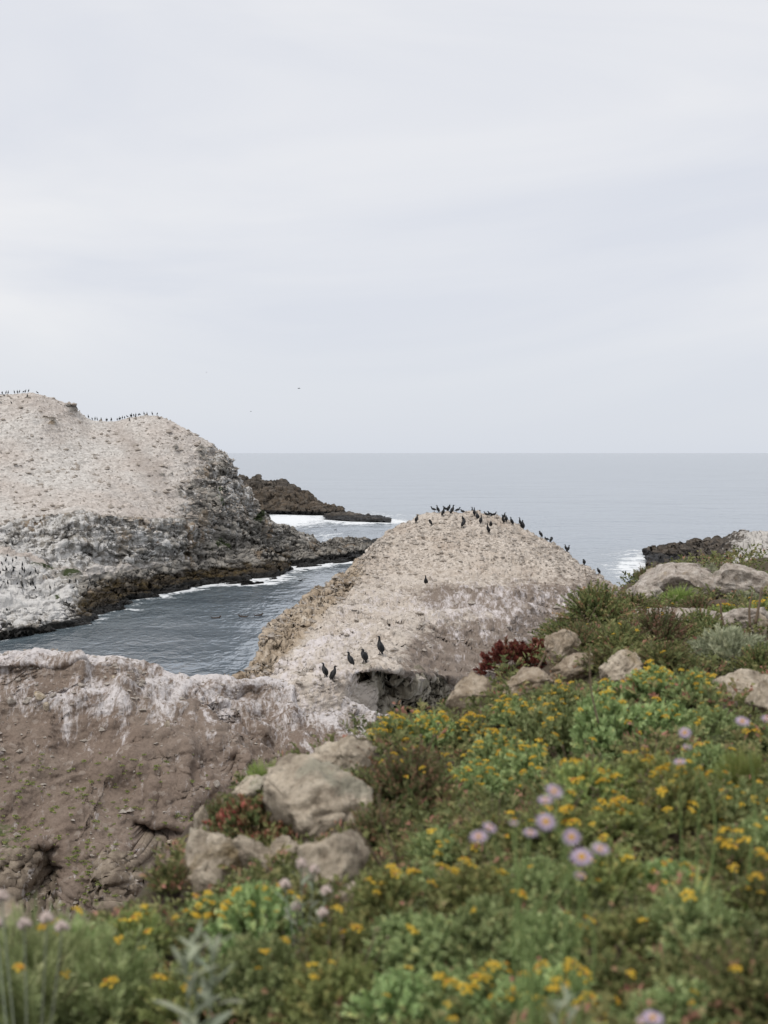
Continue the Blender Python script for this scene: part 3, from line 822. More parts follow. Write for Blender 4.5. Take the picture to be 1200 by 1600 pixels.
# ------------------------------------------------------------------ the near bank
EDGE = np.array([(-1.6, -2.0), (-0.95, 1.2), (-0.86, 2.6), (-0.90, 3.3), (-0.88, 4.0), (-0.84, 5.0), (-0.82, 6.0), (-0.84, 6.9), (-0.46, 7.8), (-0.05, 8.8), (0.52, 9.9), (0.84, 11.0), (1.7, 14.2), (3.3, 20.0), (4.3, 24.5), (5.6, 28.0), (8.0, 30.5), (14.0, 32.0)])


def edge_sd(x, y):
    """signed distance to the rim of the bank, positive beyond it"""
    best = np.full(np.shape(x), 1e9); sg = np.zeros(np.shape(x))
    for (ax, ay), (bx, by) in zip(EDGE[:-1], EDGE[1:]):
        dx, dy = bx - ax, by - ay
        t = np.clip(((x - ax) * dx + (y - ay) * dy) / (dx * dx + dy * dy), 0, 1)
        d = np.hypot(x - ax - t * dx, y - ay - t * dy)
        s = -(dx * (y - ay) - dy * (x - ax))
        m = d < best
        best = np.where(m, d, best); sg = np.where(m, s, sg)
    return np.where(sg < 0, best, -best)


def ground(x, y):
    x = np.asarray(x, float); y = np.asarray(y, float)
    drop = np.interp(y, [0, 2, 4, 6, 8, 12, 20, 27, 40], [1.0, 1.16, 1.33, 1.50, 1.62, 1.84, 2.12, 2.34, 2.6])
    drop = drop - 0.10 * np.clip(x - 0.3, -1.0, 2.0) * np.clip(1.6 - y / 12, 0.2, 1)
    q = np.stack([x * 0.8, y * 0.8, 0 * x], -1)
    drop = drop + 0.10 * perlin(q + 4.4) + 0.04 * perlin(q * 3.1)
    f1, ed, cid = worley(np.stack([x * 1.55 + 0.3, y * 1.25 + 0.7, 0 * x + 0.5], -1))
    drop = drop - (0.05 + 0.17 * cid) * np.clip(1 - f1 ** 2, 0, 1) * np.interp(y, [1.5, 3, 8], [0.6, 1, 1.15]) + 0.08
    sd = edge_sd(x, y)
    cliff = np.clip(sd, 0, 6)
    drop = drop + 2.3 * cliff * sstep(-0.05, 0.5, sd) + 0.10 * sstep(-0.5, 0.0, sd)
    return CAMZ - np.minimum(drop, 16)


gpx = np.linspace(-900, 2100, 300)
gY = np.concatenate([np.linspace(-2.0, 0.5, 8)[:-1], np.geomspace(0.5, 40, 260)])
kx = (gpx - 600) / FPX
GX = kx[None] * np.maximum(gY, 1.6)[:, None] * 1.0
GY = np.repeat(gY[:, None], len(gpx), 1)
GZ = ground(GX, GY)
bank_P = np.stack([GX, GY, GZ], -1)
obj('bank', mesh_np('bank', bank_P, grid_faces(*GX.shape)), M['soil'], kind='structure')


def hit(px, py, h=0.0):
    """where the line of sight through a photo pixel meets the bank (raised by h)"""
    Y = np.geomspace(1.0, 34, 2600)
    P = at(px + 0 * Y, py + 0 * Y, Y)
    g = ground(P[:, 0], P[:, 1]) + h
    m = P[:, 2] <= g
    j = np.argmax(m) if m.any() else np.argmin(np.abs(P[:, 2] - g))
    return P[j].copy()


# ------------------------------------------------------------------ the sea
az = np.concatenate([np.linspace(-math.pi, -0.5, 30)[:-1], np.linspace(-0.5, 0.5, 520), np.linspace(0.5, math.pi, 30)[1:]])
spy = np.concatenate([[707.0 + 93 * 0 + FPX * CAMZ / r for r in np.geomspace(45000, 4000, 20)], np.linspace(718.5, 1010, 330), np.linspace(1012, 1500, 60)])
rr = FPX * CAMZ / (spy - 707.0)
SX = np.sin(az)[None] * rr[:, None]; SY = np.cos(az)[None] * rr[:, None]
foam = np.zeros_like(SX)
shallow = np.zeros_like(SX)


def waterline(L):
    z = L.P[..., 2]
    c = (z[:-1] * z[1:] < 0)
    rows = L.P.shape[0]
    front = np.zeros_like(c); front[:int(rows * 0.45)] = True
    return L.P[:-1][c & front][:, :2]


sxp, syp = to_pix(np.stack([SX, SY, 0 * SX], -1))
vis = (np.abs(np.arctan2(SX, SY)) < 0.6) & (rr[:, None] < 900)
for L, wdt in ((isl, 3.2), (far1, 9), (far2, 8), (right, 7)):
    wl_ = waterline(L)[::3]
    if not len(wl_):
        continue
    idx = np.where(vis.ravel())[0]
    pts = np.stack([SX.ravel()[idx], SY.ravel()[idx]], -1)
    lo, hi_ = wl_.min(0) - 30, wl_.max(0) + 30
    k = ((pts > lo) & (pts < hi_)).all(1)
    idx, pts = idx[k], pts[k]
    d = np.full(len(pts), 1e9)
    for s in range(0, len(wl_), 60):
        d = np.minimum(d, np.sqrt(((pts[:, None] - wl_[None, s:s + 60]) ** 2).sum(-1)).min(1))
    foam.ravel()[idx] = np.maximum(foam.ravel()[idx], 0.85 * np.exp(-(d / wdt) ** 1.3))
    shallow.ravel()[idx] = np.maximum(shallow.ravel()[idx], np.exp(-d / (3 * wdt)))
foam *= np.where(sxp < 300, 0.35 + 0.65 * sstep(180, 320, sxp), 1)
for fx, fy, fw, fh, a in [(455, 812, 80, 13, 0.95), (560, 816, 75, 6, 0.75), (490, 838, 75, 12, 0.45), (460, 884, 60, 9, 0.9), (400, 903, 55, 9, 0.85), (545, 862, 30, 8, 0.35), (590, 806, 90, 7, 0.45), (985, 888, 50, 22, 0.72), (1000, 865, 70, 10, 0.55), (930, 895, 40, 14, 0.4), (350, 915, 60, 5, 0.45), (960, 845, 90, 8, 0.22), (1050, 862, 70, 6, 0.4)]:
    foam = np.maximum(foam, a * np.exp(-(((sxp - fx) / fw) ** 2 + ((syp - fy) / fh) ** 2)))
me = mesh_np('sea', np.stack([SX, SY, 0 * SX], -1), grid_faces(*SX.shape), {'foam': foam, 'shallow': shallow})
obj('sea', me, M['water'], kind='structure')

# ------------------------------------------------------------------ boulders and stones
def ico(sub):
    import bmesh
    bm = bmesh.new()
    bmesh.ops.create_icosphere(bm, subdivisions=sub, radius=1)
    V = np.array([v.co[:] for v in bm.verts]); Fi = np.array([[v.index for v in f.verts] for f in bm.faces])
    bm.free()
    return V, Fi


ICO = {s: ico(s) for s in (1, 3, 5)}


def rock_mesh(seed, sub=5, cuts=24, rough=0.13):
    r = np.random.RandomState(seed)
    V, Fi = ICO[sub]
    V = V.copy()
    off = r.uniform(0, 50, 3)
    V *= 1 + 0.5 * fbm(V * 0.9 + off, 2)[:, None]
    for _ in range(cuts):                                  # shave flat faces off
        d = r.normal(size=3); d /= np.linalg.norm(d)
        h = r.uniform(0.40, 0.72)
        s = V @ d
        V = V - np.clip(s - h, 0, None)[:, None] * d * 0.995
    n = V / np.linalg.norm(V, axis=1, keepdims=True)
    f1, ed, cid = worley(V * 1.7 + off)
    crack = (1 - sstep(0, 0.09, ed)) * 0.5 + (cid - 0.5) * 0.35
    V = V + n * (fbm(V * 1.7 + off, 5, 0.62, 2.1)[:, None] * rough * 1.1 + (fbm(V * 3.1 + off, 4, 0.6, 2.1, True)[:, None] - 0.3) * rough * 0.7 - crack[:, None] * rough * 0.9 + fbm(V * 8 + off, 3, 0.65)[:, None] * rough * 0.45)
    return V, Fi


BOULDERS = [
    # px, py, half width, half height (photo pixels), tilt, material, label
    (535, 1186, 50, 36, 0.1, 'boulder', 'tan-grey boulder at the upper left end of the yellow flowering bank'),
    (500, 1266, 92, 78, -0.15, 'boulder', 'largest tan-grey boulder at the rim, right of the red succulent clump'),
    (512, 1362, 66, 60, 0.1, 'boulder', 'broken boulder directly below the largest rim boulder'),
    (328, 1358, 64, 84, 0.25, 'boulder', 'pointed tan-grey boulder, lowest on the left rim of the bank'),
    (408, 1360, 42, 42, -0.1, 'boulder', 'small round boulder just right of the pointed tan-grey boulder'),
    (452, 1345, 34, 40, 0.2, 'boulder', 'tan block between the small round boulder and the broken boulder'),
    (560, 1405, 40, 30, -0.2, 'boulder', 'low tan rock at the foot of the leaning dead twigs'),
    (386, 1246, 30, 24, 0.0, 'boulder', 'low boulder under the bright green tuft'),
    (455, 1226, 28, 24, 0.2, 'boulder', 'small boulder wedged between the green tuft and the largest boulder'),
    (318, 1295, 16, 34, 0.0, 'boulder', 'narrow upright stone left of the red succulent clump'),
    (14, 1450, 34, 48, 0.1, 'boulder', 'brown rock at the left frame edge behind the papery buds'),
    (745, 1094, 44, 44, 0.1, 'tan_boulder', 'sloping tan boulder left of the red shrub'),
    (834, 1072, 50, 26, -0.1, 'tan_boulder', 'pale boulder directly below the red shrub'),
    (882, 1010, 32, 34, 0.15, 'tan_boulder', 'pale boulder right of the red shrub with a lichen cap'),
    (905, 1045, 44, 24, -0.35, 'tan_boulder', 'long pale boulder slanting up from below the red shrub'),
    (972, 1048, 42, 28, -0.2, 'boulder', 'brown boulder under the dark brush in the middle of the bank'),
    (1150, 1082, 64, 36, -0.15, 'boulder', 'wide tan boulder below the large silvery sage'),
    (1198, 1092, 28, 42, 0.1, 'boulder', 'tan boulder at the right frame edge below the sage'),
    (1050, 915, 76, 38, -0.1, 'pale_boulder', 'big whitish boulder behind the silvery sage on the skyline'),
    (1100, 920, 40, 26, 0.1, 'pale_boulder', 'whitish boulder under the skyline sage'),
    (1010, 935, 30, 22, -0.3, 'pale_boulder', 'whitish wedge boulder left of the bright green grass'),
    (1148, 914, 58, 30, 0.1, 'pale_boulder', 'whitish boulder right of the skyline sage'),
    (1000, 968, 42, 16, 0.1, 'pale_boulder', 'flat pale rock slab between the two dark brush mounds'),
    (1085, 972, 46, 26, 0.0, 'pale_boulder', 'low pale boulder below the bright green grass'),
    (1165, 975, 44, 20, 0.0, 'pale_boulder', 'low pale boulder above the large silvery sage'),
    (1198, 985, 16, 26, 0.0, 'boulder', 'grey rock at the right frame edge above the sage'),
]
for i, (px, py, hw, hh, tilt, mk, lab) in enumerate(BOULDERS):
    V, Fi = rock_mesh(100 + i)
    p = hit(px, py + hh * 0.55, 0.02)
    Y = p[1]
    w, h = hw * Y / FPX, hh * Y / FPX
    c = at(px, py, Y + 0.3 * w)
    o = obj('boulder', mesh_np('boulder', V * np.array([w, w * 0.85, h]) * 1.52, Fi), M[mk], label=lab, cat='boulder', group='boulders on the near bank')
    o.location = c
    o.rotation_euler = (0, tilt, 0)

# stones lying on the ridge and dome
STONES = [
    (62, 1089, 13, 6, 'long flat stone slab lying under the overhang of the ridge'),
    (44, 1096, 9, 5, 'grey stone just left of the long slab on the ridge'),
    (83, 1087, 6, 4, 'small dark stone just right of the long slab on the ridge'),
    (73, 1109, 7, 7, 'tan stone lying below the long slab on the ridge'),
    (20, 1098, 8, 7, 'dark round stone at the left foot of the overhang'),
    (127, 1072, 6, 5, 'dark stone below the middle of the overhang'),
    (178, 1058, 5, 3, 'small stone at the right end of the overhang'),
    (208, 1073, 5, 4, 'left one of two brown stones right of the overhang'),
    (224, 1068, 6, 5, 'right one of two brown stones right of the overhang'),
    (263, 1136, 5, 8, 'narrow pale stone standing below the notch in the ridge'),
    (315, 1193, 5, 4, 'small tan stone on the bare slope above the rim boulders'),
    (338, 1228, 7, 6, 'pale stone on the slope beside the rim bushes'),
    (268, 1318, 7, 4, 'small tan stone beside the deep gully'),
    (437, 1138, 5, 5, 'brown stone on the whitened slope right of the ridge notch'),
    (705, 870, 4, 3, 'lone brown stone on the front of the dome'),
]
for i, (px, py, hw, hh, lab) in enumerate(STONES):
    L = dome if px > 600 else led
    p = L.stand(px, py)
    V, Fi = rock_mesh(300 + i, 3, 7, 0.07)
    w, h = hw * p[1] / FPX, hh * p[1] / FPX
    o = obj('stone', mesh_np('stone', V * np.array([w, w * 0.8, h]) * 1.15, Fi), M['chip' if i % 3 else 'boulder'], label=lab, cat='stone', group='loose stones on the rocks')
    o.location = p + np.array([0, -0.25 * w, 0.35 * h])
    o.rotation_euler = (0, 0.3 if i == 0 else 0.1 * (i % 4) - 0.15, 0.5 * i)

# dark rocks awash in front of the right headland
for i, (px, py, hw, hh, lab) in enumerate([(997, 899, 9, 5, 'upper dark rock awash in the surf left of the right headland'), (985, 911, 9, 7, 'lower dark rock awash beside the near bank skyline'), (1003, 916, 16, 9, 'dark wet rock at the foot of the whitish boulders')]):
    Y = float(water_Y(py + hh * 0.6))
    V, Fi = rock_mesh(400 + i, 5, 9, 0.16)
    me = mesh_np('sea_rock', V * np.array([hw * Y / FPX, hw * Y / FPX, hh * Y / FPX]) * 1.2, Fi, {'wet': np.full(len(V), 0.9), 'algae': np.zeros(len(V)), 'guano': np.zeros(len(V))})
    o = obj('sea_rock', me, M['searock'], label=lab, cat='rock', group='rocks awash by the right headland')
    o.location = at(px, py, Y)


def rubble(L, name, n, mask, size, seed, mat):
    """loose stones too many to count, scattered over a piece of land"""
    r = np.random.RandomState(seed)
    w = mask.ravel() / mask.sum()
    j = r.choice(w.size, n, p=w)
    P = L.P.reshape(-1, 3)[j]
    V0 = np.array([[1, 0, 0], [-1, 0, 0], [0, 1, 0], [0, -1, 0], [0, 0, 1], [0, 0, -1]], float)
    F0 = np.array([[0, 2, 4], [2, 1, 4], [1, 3, 4], [3, 0, 4], [2, 0, 5], [1, 2, 5], [3, 1, 5], [0, 3, 5]])
    s = size * (0.4 + r.pareto(3.2, n).clip(0, 2.2))
    V = V0[None] * (1 + 0.45 * r.uniform(-1, 1, (n, 6, 3))) + 0.28 * r.uniform(-1, 1, (n, 6, 3))
    V = V * (s[:, None, None] * np.stack([r.uniform(0.7, 1.3, n), r.uniform(0.7, 1.3, n), r.uniform(0.4, 0.9, n)], -1)[:, None])
    a = r.uniform(0, 6.28, n); c, sn = np.cos(a), np.sin(a)
    X = V[..., 0] * c[:, None] - V[..., 1] * sn[:, None]; Yv = V[..., 0] * sn[:, None] + V[..., 1] * c[:, None]
    V = np.stack([X, Yv, V[..., 2]], -1) + P[:, None] + np.array([0, 0, 0.15]) * s[:, None, None]
    Fa = (F0[None] + 6 * np.arange(n)[:, None, None]).reshape(-1, 3)
    obj(name, mesh_np(name, V, Fa, None, False), mat, kind='stuff')


vis_d = (dome.u > 1.6) & (dome.u < 6.05)
rubble(dome, 'dome_rubble', 9000, vis_d * (0.12 + 0.9 * sstep(4.1, 5.0, dome.u)), 0.085, 1, M['chip'])
rubble(isl, 'island_rubble', 5500, (isl.u > 2.9) * (isl.u < 5.02) * (0.25 + isl.a['cliff']) * (isl.PX < 400), 0.20, 2, M['chip'])
rubble(led, 'ridge_rubble', 2600, (led.u > 1.5) * (led.u < 5.9) * (0.2 + 0.5 * led.a['guano'] + led.a['bare']), 0.045, 3, M['chip'])
# EOF_LAND

# ------------------------------------------------------------------ tubes and lofted bodies
def tube(pts, rad, sides=6, cap=True, flat=None):
    """skin of rings along a polyline; rad is one radius, or (sideways, upright) pairs per point; returns V, F(tris)"""
    pts = np.array(pts, float)
    n = len(pts)
    rad = np.array([(r, r) if np.isscalar(r) else r for r in rad], float)
    t = np.gradient(pts, axis=0)
    t /= np.linalg.norm(t, axis=1, keepdims=True) + 1e-9
    side = np.zeros_like(t)
    ref = np.array([0., 1., 0.])
    for i in range(n):
        b = ref - t[i] * (ref @ t[i])
        if np.linalg.norm(b) < 1e-3:
            b = np.array([1., 0, 0]) - t[i] * t[i, 0]
        side[i] = b / np.linalg.norm(b)
        ref = side[i]
    up = np.cross(t, side)
    a = np.linspace(0, 2 * math.pi, sides, endpoint=False)
    V = pts[:, None] + (np.cos(a)[None, :, None] * side[:, None] * rad[:, 0, None, None] + np.sin(a)[None, :, None] * up[:, None] * rad[:, 1, None, None])
    V = V.reshape(-1, 3)
    Fl = []
    for i in range(n - 1):
        for j in range(sides):
            p, q = i * sides + j, i * sides + (j + 1) % sides
            Fl += [(p, q, q + sides), (p, q + sides, p + sides)]
    if cap:
        V = np.concatenate([V, pts[:1], pts[-1:]])
        for j in range(sides):
            Fl.append(((j + 1) % sides, j, n * sides))
            Fl.append(((n - 1) * sides + j, (n - 1) * sides + (j + 1) % sides, n * sides + 1))
    return V, np.array(Fl)


def join(parts):
    Vs, Fs, o = [], [], 0
    for V, Fi in parts:
        Vs.append(V); Fs.append(Fi + o); o += len(V)
    return np.concatenate(Vs), np.concatenate(Fs)


def catmull(pts, m):
    pts = np.array(pts, float)
    p = np.concatenate([2 * pts[:1] - pts[1:2], pts, 2 * pts[-1:] - pts[-2:-1]])
    out = []
    for i in range(len(pts) - 1):
        a, b, c, d = p[i:i + 4]
        for s in np.linspace(0, 1, m, endpoint=False):
            out.append(0.5 * (2 * b + (c - a) * s + (2 * a - 5 * b + 4 * c - d) * s * s + (3 * b - a - 3 * c + d) * s ** 3))
    out.append(pts[-1])
    return np.array(out)


# ------------------------------------------------------------------ cormorants (facing +X, feet at the origin, metres)
# spine from the tail tip to the front of the head, with sideways and upright radii; then bill tip
POSES = {
    'upright': ([(-.20, 0, .015), (-.15, 0, .10), (-.11, 0, .19), (-.07, 0, .28), (-.03, 0, .38), (.015, 0, .47), (.04, 0, .54), (.045, 0, .60), (.04, 0, .655), (.055, 0, .695), (.095, 0, .71), (.125, 0, .712)],
                (.205, 0, .715)),
    'alert': ([(-.17, 0, .01), (-.13, 0, .09), (-.10, 0, .17), (-.065, 0, .27), (-.03, 0, .37), (.0, 0, .46), (.02, 0, .545), (.02, 0, .63), (.015, 0, .71), (.03, 0, .75), (.07, 0, .765), (.10, 0, .768)],
              (.18, 0, .785)),
    'hunched': ([(-.21, 0, .015), (-.16, 0, .09), (-.12, 0, .17), (-.08, 0, .26), (-.035, 0, .36), (.015, 0, .43), (.035, 0, .48), (.02, 0, .52), (.015, 0, .545), (.04, 0, .57), (.085, 0, .57), (.115, 0, .56)],
                (.19, 0, .53)),
    'leaning': ([(-.33, 0, .14), (-.25, 0, .18), (-.17, 0, .22), (-.08, 0, .26), (.02, 0, .29), (.10, 0, .33), (.155, 0, .38), (.18, 0, .44), (.18, 0, .49), (.205, 0, .52), (.245, 0, .525), (.275, 0, .52)],
                (.355, 0, .505)),
    'preening': ([(-.21, 0, .02), (-.16, 0, .10), (-.12, 0, .18), (-.08, 0, .27), (-.03, 0, .37), (.02, 0, .45), (.06, .02, .51), (.06, .055, .55), (.02, .085, .555), (-.02, .095, .535), (-.045, .10, .50), (-.055, .10, .47)],
                 (-.07, .10, .39)),
    'crouched': ([(-.27, 0, .05), (-.20, 0, .08), (-.13, 0, .11), (-.06, 0, .14), (.03, 0, .155), (.10, 0, .17), (.14, 0, .21), (.145, 0, .26), (.14, 0, .30), (.16, 0, .325), (.20, 0, .33), (.23, 0, .325)],
                 (.30, 0, .31)),
}
RAD = [(.040, .008), (.046, .018), (.075, .060), (.112, .104), (.130, .122), (.105, .100), (.064, .063), (.043, .044), (.038, .040), (.042, .044), (.034, .034), (.017, .018)]
POSE_WORD = {'upright': 'upright', 'alert': 'tall alert', 'hunched': 'hunched', 'leaning': 'forward-leaning', 'preening': 'preening', 'crouched': 'crouching'}
BIRD = {}
for pn, (sp, bt) in POSES.items():
    c = catmull(sp, 3)
    rr_ = np.stack([np.interp(np.linspace(0, len(RAD) - 1, len(c)), range(len(RAD)), [q[k] for q in RAD]) for k in (0, 1)], -1)
    body = mesh_np('cormorant', *tube(c, list(rr_), 10))
    sp_ = np.array(sp)
    h0 = sp_[-1]
    bt = np.array(bt)
    d = (bt - h0) / np.linalg.norm(bt - h0)
    bill = mesh_np('bill', *tube([h0 - d * .012, h0 + d * .03, bt - d * .012, bt + np.array([0, 0, -.012])], [.012, .009, .006, .003], 6))
    thr = mesh_np('throat_patch', *tube([h0 - d * .03 + np.array([0, 0, -.018]), h0 - d * .008 + np.array([0, 0, -.017]), h0 + d * .012 + np.array([0, 0, -.010])], [.010, .013, .005], 6))
    w3 = []
    for s in (-1, 1):                                       # folded wings hug the flanks, tips crossing over the tail
        off = np.array([[-.015, s * .072, .0], [-.012, s * .112, 0], [-.012, s * .118, 0], [-.03, s * .088, 0], [-.04, s * .035, 0]])
        base = np.array([sp_[5], sp_[4], sp_[3], sp_[2], sp_[1] * .6 + sp_[2] * .4])
        w3.append(mesh_np('wing', *tube(base + off, [(.015, .03), (.022, .062), (.024, .068), (.018, .045), (.008, .015)], 8)))
    feet = []
    hip = sp_[2] * .45 + sp_[3] * .55
    for s in (-1, 1):
        ank = np.array([min(hip[0] + .05, .02), s * .045, .03])
        leg = tube([hip + np.array([0, s * .04, -.02]), ank, ank * np.array([1, 1, 0]) + np.array([.005, 0, .012])], [.022, .012, .012], 6)
        web = (np.array([ank + [-.02, 0, -.03], ank + [.075, s * .035, -.026], ank + [.09, 0, -.026], ank + [.07, -s * .03, -.026], ank + [0, 0, -.008], ank + [.04, 0, -.016]]),
               np.array([(0, 3, 5), (3, 2, 5), (2, 1, 5), (1, 0, 4), (1, 4, 5), (0, 5, 4)]))
        feet.append(mesh_np('foot', *join([leg, web])))
    for m_, k in ((body, 'feather'), (bill, 'bill'), (thr, 'throat'), (w3[0], 'wing'), (w3[1], 'wing'), (feet[0], 'foot'), (feet[1], 'foot')):
        m_.materials.append(M[k])
    BIRD[pn] = (body, bill, thr, w3, feet, max(sp_[:, 2]) + 0.03)
# one small mesh per pose for birds a few pixels tall
BIRD_FAR = {}
for pn, (sp, bt) in POSES.items():
    rr6 = RAD[:-1] + [(.013, .014)]
    hgt = np.array(bt)
    V, Fi = join([tube(sp, rr6, 7), tube([np.array(sp[-1]), hgt], [.013, .006], 5)])
    m_ = mesh_np('cormorant', V, Fi)
    m_.materials.append(M['feather'])
    BIRD_FAR[pn] = m_


def cormorant(p, pose, yaw, scale, label, group, parts=True, tilt=0.0):
    body, bill, thr, wings, feet, _ = BIRD[pose]
    o = obj('cormorant', body if parts else BIRD_FAR[pose], label=label, cat='cormorant', group=group)
    o.location = p
    o.rotation_euler = (0, tilt, yaw)
    o.scale = (scale, scale, scale)
    if parts:
        obj('bill', bill, parent=o); obj('throat_patch', thr, parent=o)
        for w_ in wings: obj('wing', w_, parent=o)
        for f_ in feet: obj('foot', f_, parent=o)
    if parts:
        o.scale = (scale * 1.12, scale * 1.15, scale)
    return o


LEFT, RIGHT, AWAY, NEAR = math.pi, 0.0, math.pi / 2, -math.pi / 2
# the five on the near spur and the lone bird below the dome (px, py of the feet, height in pixels)
front = [
    (506.7, 1058, 23, 'upright', AWAY + 0.9, 'cormorant facing away, leftmost of the five on the white spur'),
    (522, 1065, 25, 'upright', RIGHT + 0.3, 'lowest cormorant of the five on the white spur, neck bent right'),
    (546.7, 1043, 25, 'upright', LEFT - 0.3, 'cormorant with bill to the left, third along the white spur'),
    (566.7, 1035, 21, 'hunched', AWAY + 0.7, 'hunched cormorant with sunken head, fourth along the white spur'),
    (594, 1022.5, 29, 'alert', AWAY + 0.8, 'tallest cormorant standing highest of the five on the white spur'),
]
for px, py, hp, pose, yaw, lab in front:
    p = dome.stand(px, py) if px > 540 else min((dome.stand(px, py), led.stand(px, py)), key=lambda q: abs(to_pix(q)[1] - py) + 0.1 * q[1])
    cormorant(p, pose, yaw, hp * p[1] / FPX / BIRD[pose][5], lab, 'cormorants on the white spur')
p = dome.stand(665, 915)
cormorant(p, 'alert', NEAR - 0.3, 16.5 * p[1] / FPX / BIRD['alert'][5], 'lone slender cormorant standing in the middle of the dome below the others', None)
# the flock on the dome
flock = [
    (651.7, 816.7, 'upright', RIGHT + .9, 11.5), (672, 822, 'preening', LEFT, 9.5), (677, 799, 'leaning', LEFT, 7), (683.5, 801.5, 'upright', LEFT + .4, 11),
    (693.5, 806.5, 'alert', RIGHT - .3, 13.5), (697.5, 800, 'leaning', LEFT + .3, 8), (701.5, 799, 'hunched', RIGHT + .6, 9.5), (707, 804.5, 'upright', RIGHT, 14),
    (715, 800.5, 'leaning', RIGHT, 6.5), (722.5, 800, 'crouched', LEFT, 5), (723.5, 815.5, 'hunched', LEFT + .5, 8.5), (725.5, 824, 'preening', RIGHT + .3, 11.5),
    (738, 804, 'alert', LEFT + .5, 11.5), (741.5, 806, 'alert', AWAY, 11.5), (745.5, 812.5, 'upright', AWAY + .4, 12.5), (748.5, 807, 'hunched', RIGHT + .4, 9),
    (752, 818, 'alert', AWAY - .5, 13), (760, 807.5, 'leaning', LEFT, 8), (766, 807, 'leaning', LEFT + .3, 7.5), (771.5, 808, 'leaning', RIGHT, 6),
    (762, 832, 'alert', LEFT + .6, 14), (767, 824.5, 'hunched', NEAR, 9), (785.7, 818.7, 'alert', LEFT + .4, 12.5), (788, 812, 'upright', RIGHT - .4, 9),
    (791, 815.5, 'hunched', AWAY, 9), (799, 821, 'upright', LEFT + .5, 12), (812.6, 822.5, 'alert', LEFT + .3, 12.5), (816.9, 828, 'upright', AWAY, 14),
    (845, 837.5, 'hunched', LEFT + .3, 9.5), (854, 844.5, 'crouched', LEFT, 4), (863, 846.5, 'preening', RIGHT + .4, 8.5), (883.5, 862, 'upright', LEFT + .3, 10.5),
    (887.7, 863, 'upright', RIGHT - .4, 10), (913, 882, 'preening', AWAY, 8), (936, 894, 'hunched', LEFT + .4, 9)]
ORD = ['leftmost', 'second from left', 'third from left', 'fourth from left', 'fifth from left', 'sixth from left', 'seventh from left', 'eighth from left', 'ninth from left', 'tenth from left', 'eleventh from left', 'twelfth from left', 'thirteenth from left', 'fourteenth from left', 'fifteenth from left', 'sixteenth from left', 'seventeenth from left', 'eighteenth from left', 'nineteenth from left', 'twentieth from left', 'twenty-first from left', 'twenty-second from left', 'twenty-third from left', 'twenty-fourth from left', 'twenty-fifth from left', 'twenty-sixth from left', 'twenty-seventh from left', 'twenty-eighth from left']
bands = [('on the dome top left', [f for f in flock if f[0] < 733]), ('on the dome top middle', [f for f in flock if 733 <= f[0] < 780]), ('on the right shoulder of the dome', [f for f in flock if f[0] >= 780])]
for where, band in bands:
    for k, (px, py, pose, yaw, hp) in enumerate(sorted(band)):
        p = dome.stand(px, py)
        s = np.clip(1.12 * hp * p[1] / FPX / BIRD[pose][5], 0.75, 1.3)
        cormorant(p, pose, yaw, s, '%s black cormorant, %s of those %s' % (POSE_WORD[pose], ORD[k], where), 'cormorants on the dome')
rb = random.Random(5)


def far_birds(L, pts, where, group, hp0):
    for k, (px, py) in enumerate(sorted(pts)):
        p = L.stand(px, py, 2.5)
        pose = rb.choice(['upright', 'upright', 'alert', 'hunched', 'leaning', 'preening'])
        s = np.clip(hp0 * rb.uniform(.9, 1.15) * p[1] / FPX / BIRD['upright'][5], .85, 1.25)
        cormorant(p, pose, rb.uniform(0, 6.28), s, 'tiny black cormorant, %s of those %s' % (ORD[k], where), group, False)


top_l = [(x / 4.286, 591 + y / 4.286) for x, y in [(10, 105), (25, 122), (42, 104), (55, 103), (98, 98), (130, 99), (172, 96), (190, 94), (250, 98), (180, 130), (8, 170), (75, 172), (112, 100), (160, 97)]]
far_birds(isl, top_l, 'on the highest top of the island', 'cormorants on the island top', 5.3)
sad = [(x / 4.286, 591 + y / 4.286) for x, y in [(600, 256), (625, 268), (645, 272), (660, 273), (682, 280), (712, 280), (722, 281), (745, 279), (755, 276), (778, 272), (790, 270), (800, 268), (812, 266), (825, 262), (845, 257), (868, 250), (872, 264), (868, 288), (880, 260), (895, 251), (910, 246), (920, 244), (910, 268), (940, 246), (962, 245), (985, 252), (1018, 246), (1050, 246)]]
far_birds(isl, sad, 'along the saddle of the island crest', 'cormorants on the island saddle', 5.6)
led_b = [(x / 10, 840 + y / 10) for x, y in [(35, 430), (95, 395), (195, 395), (258, 355), (118, 320), (135, 480), (350, 455), (340, 525), (400, 540), (100, 535), (50, 555), (215, 500), (230, 535), (300, 600), (475, 595), (550, 560), (605, 610), (5, 590)]]
far_birds(isl, led_b, 'in the upper cluster on the white ledge', 'cormorants on the white ledge', 8.0)
led_c = [(x / 10, 840 + y / 10) for x, y in [(120, 735), (270, 745), (340, 788), (475, 758), (520, 738), (550, 824), (780, 794), (970, 774), (1100, 709), (1180, 704), (1145, 815)]] + [(138, 921), (156, 909), (170, 912)]
far_birds(isl, led_c, 'in the lower row on the white ledge', 'cormorants on the white ledge', 8.2)
far_birds(right, [(1124, 885), (1135, 890), (1141, 889), (1158, 904), (1169, 908)], 'on the whitened right headland', 'cormorants on the right headland', 7.5)

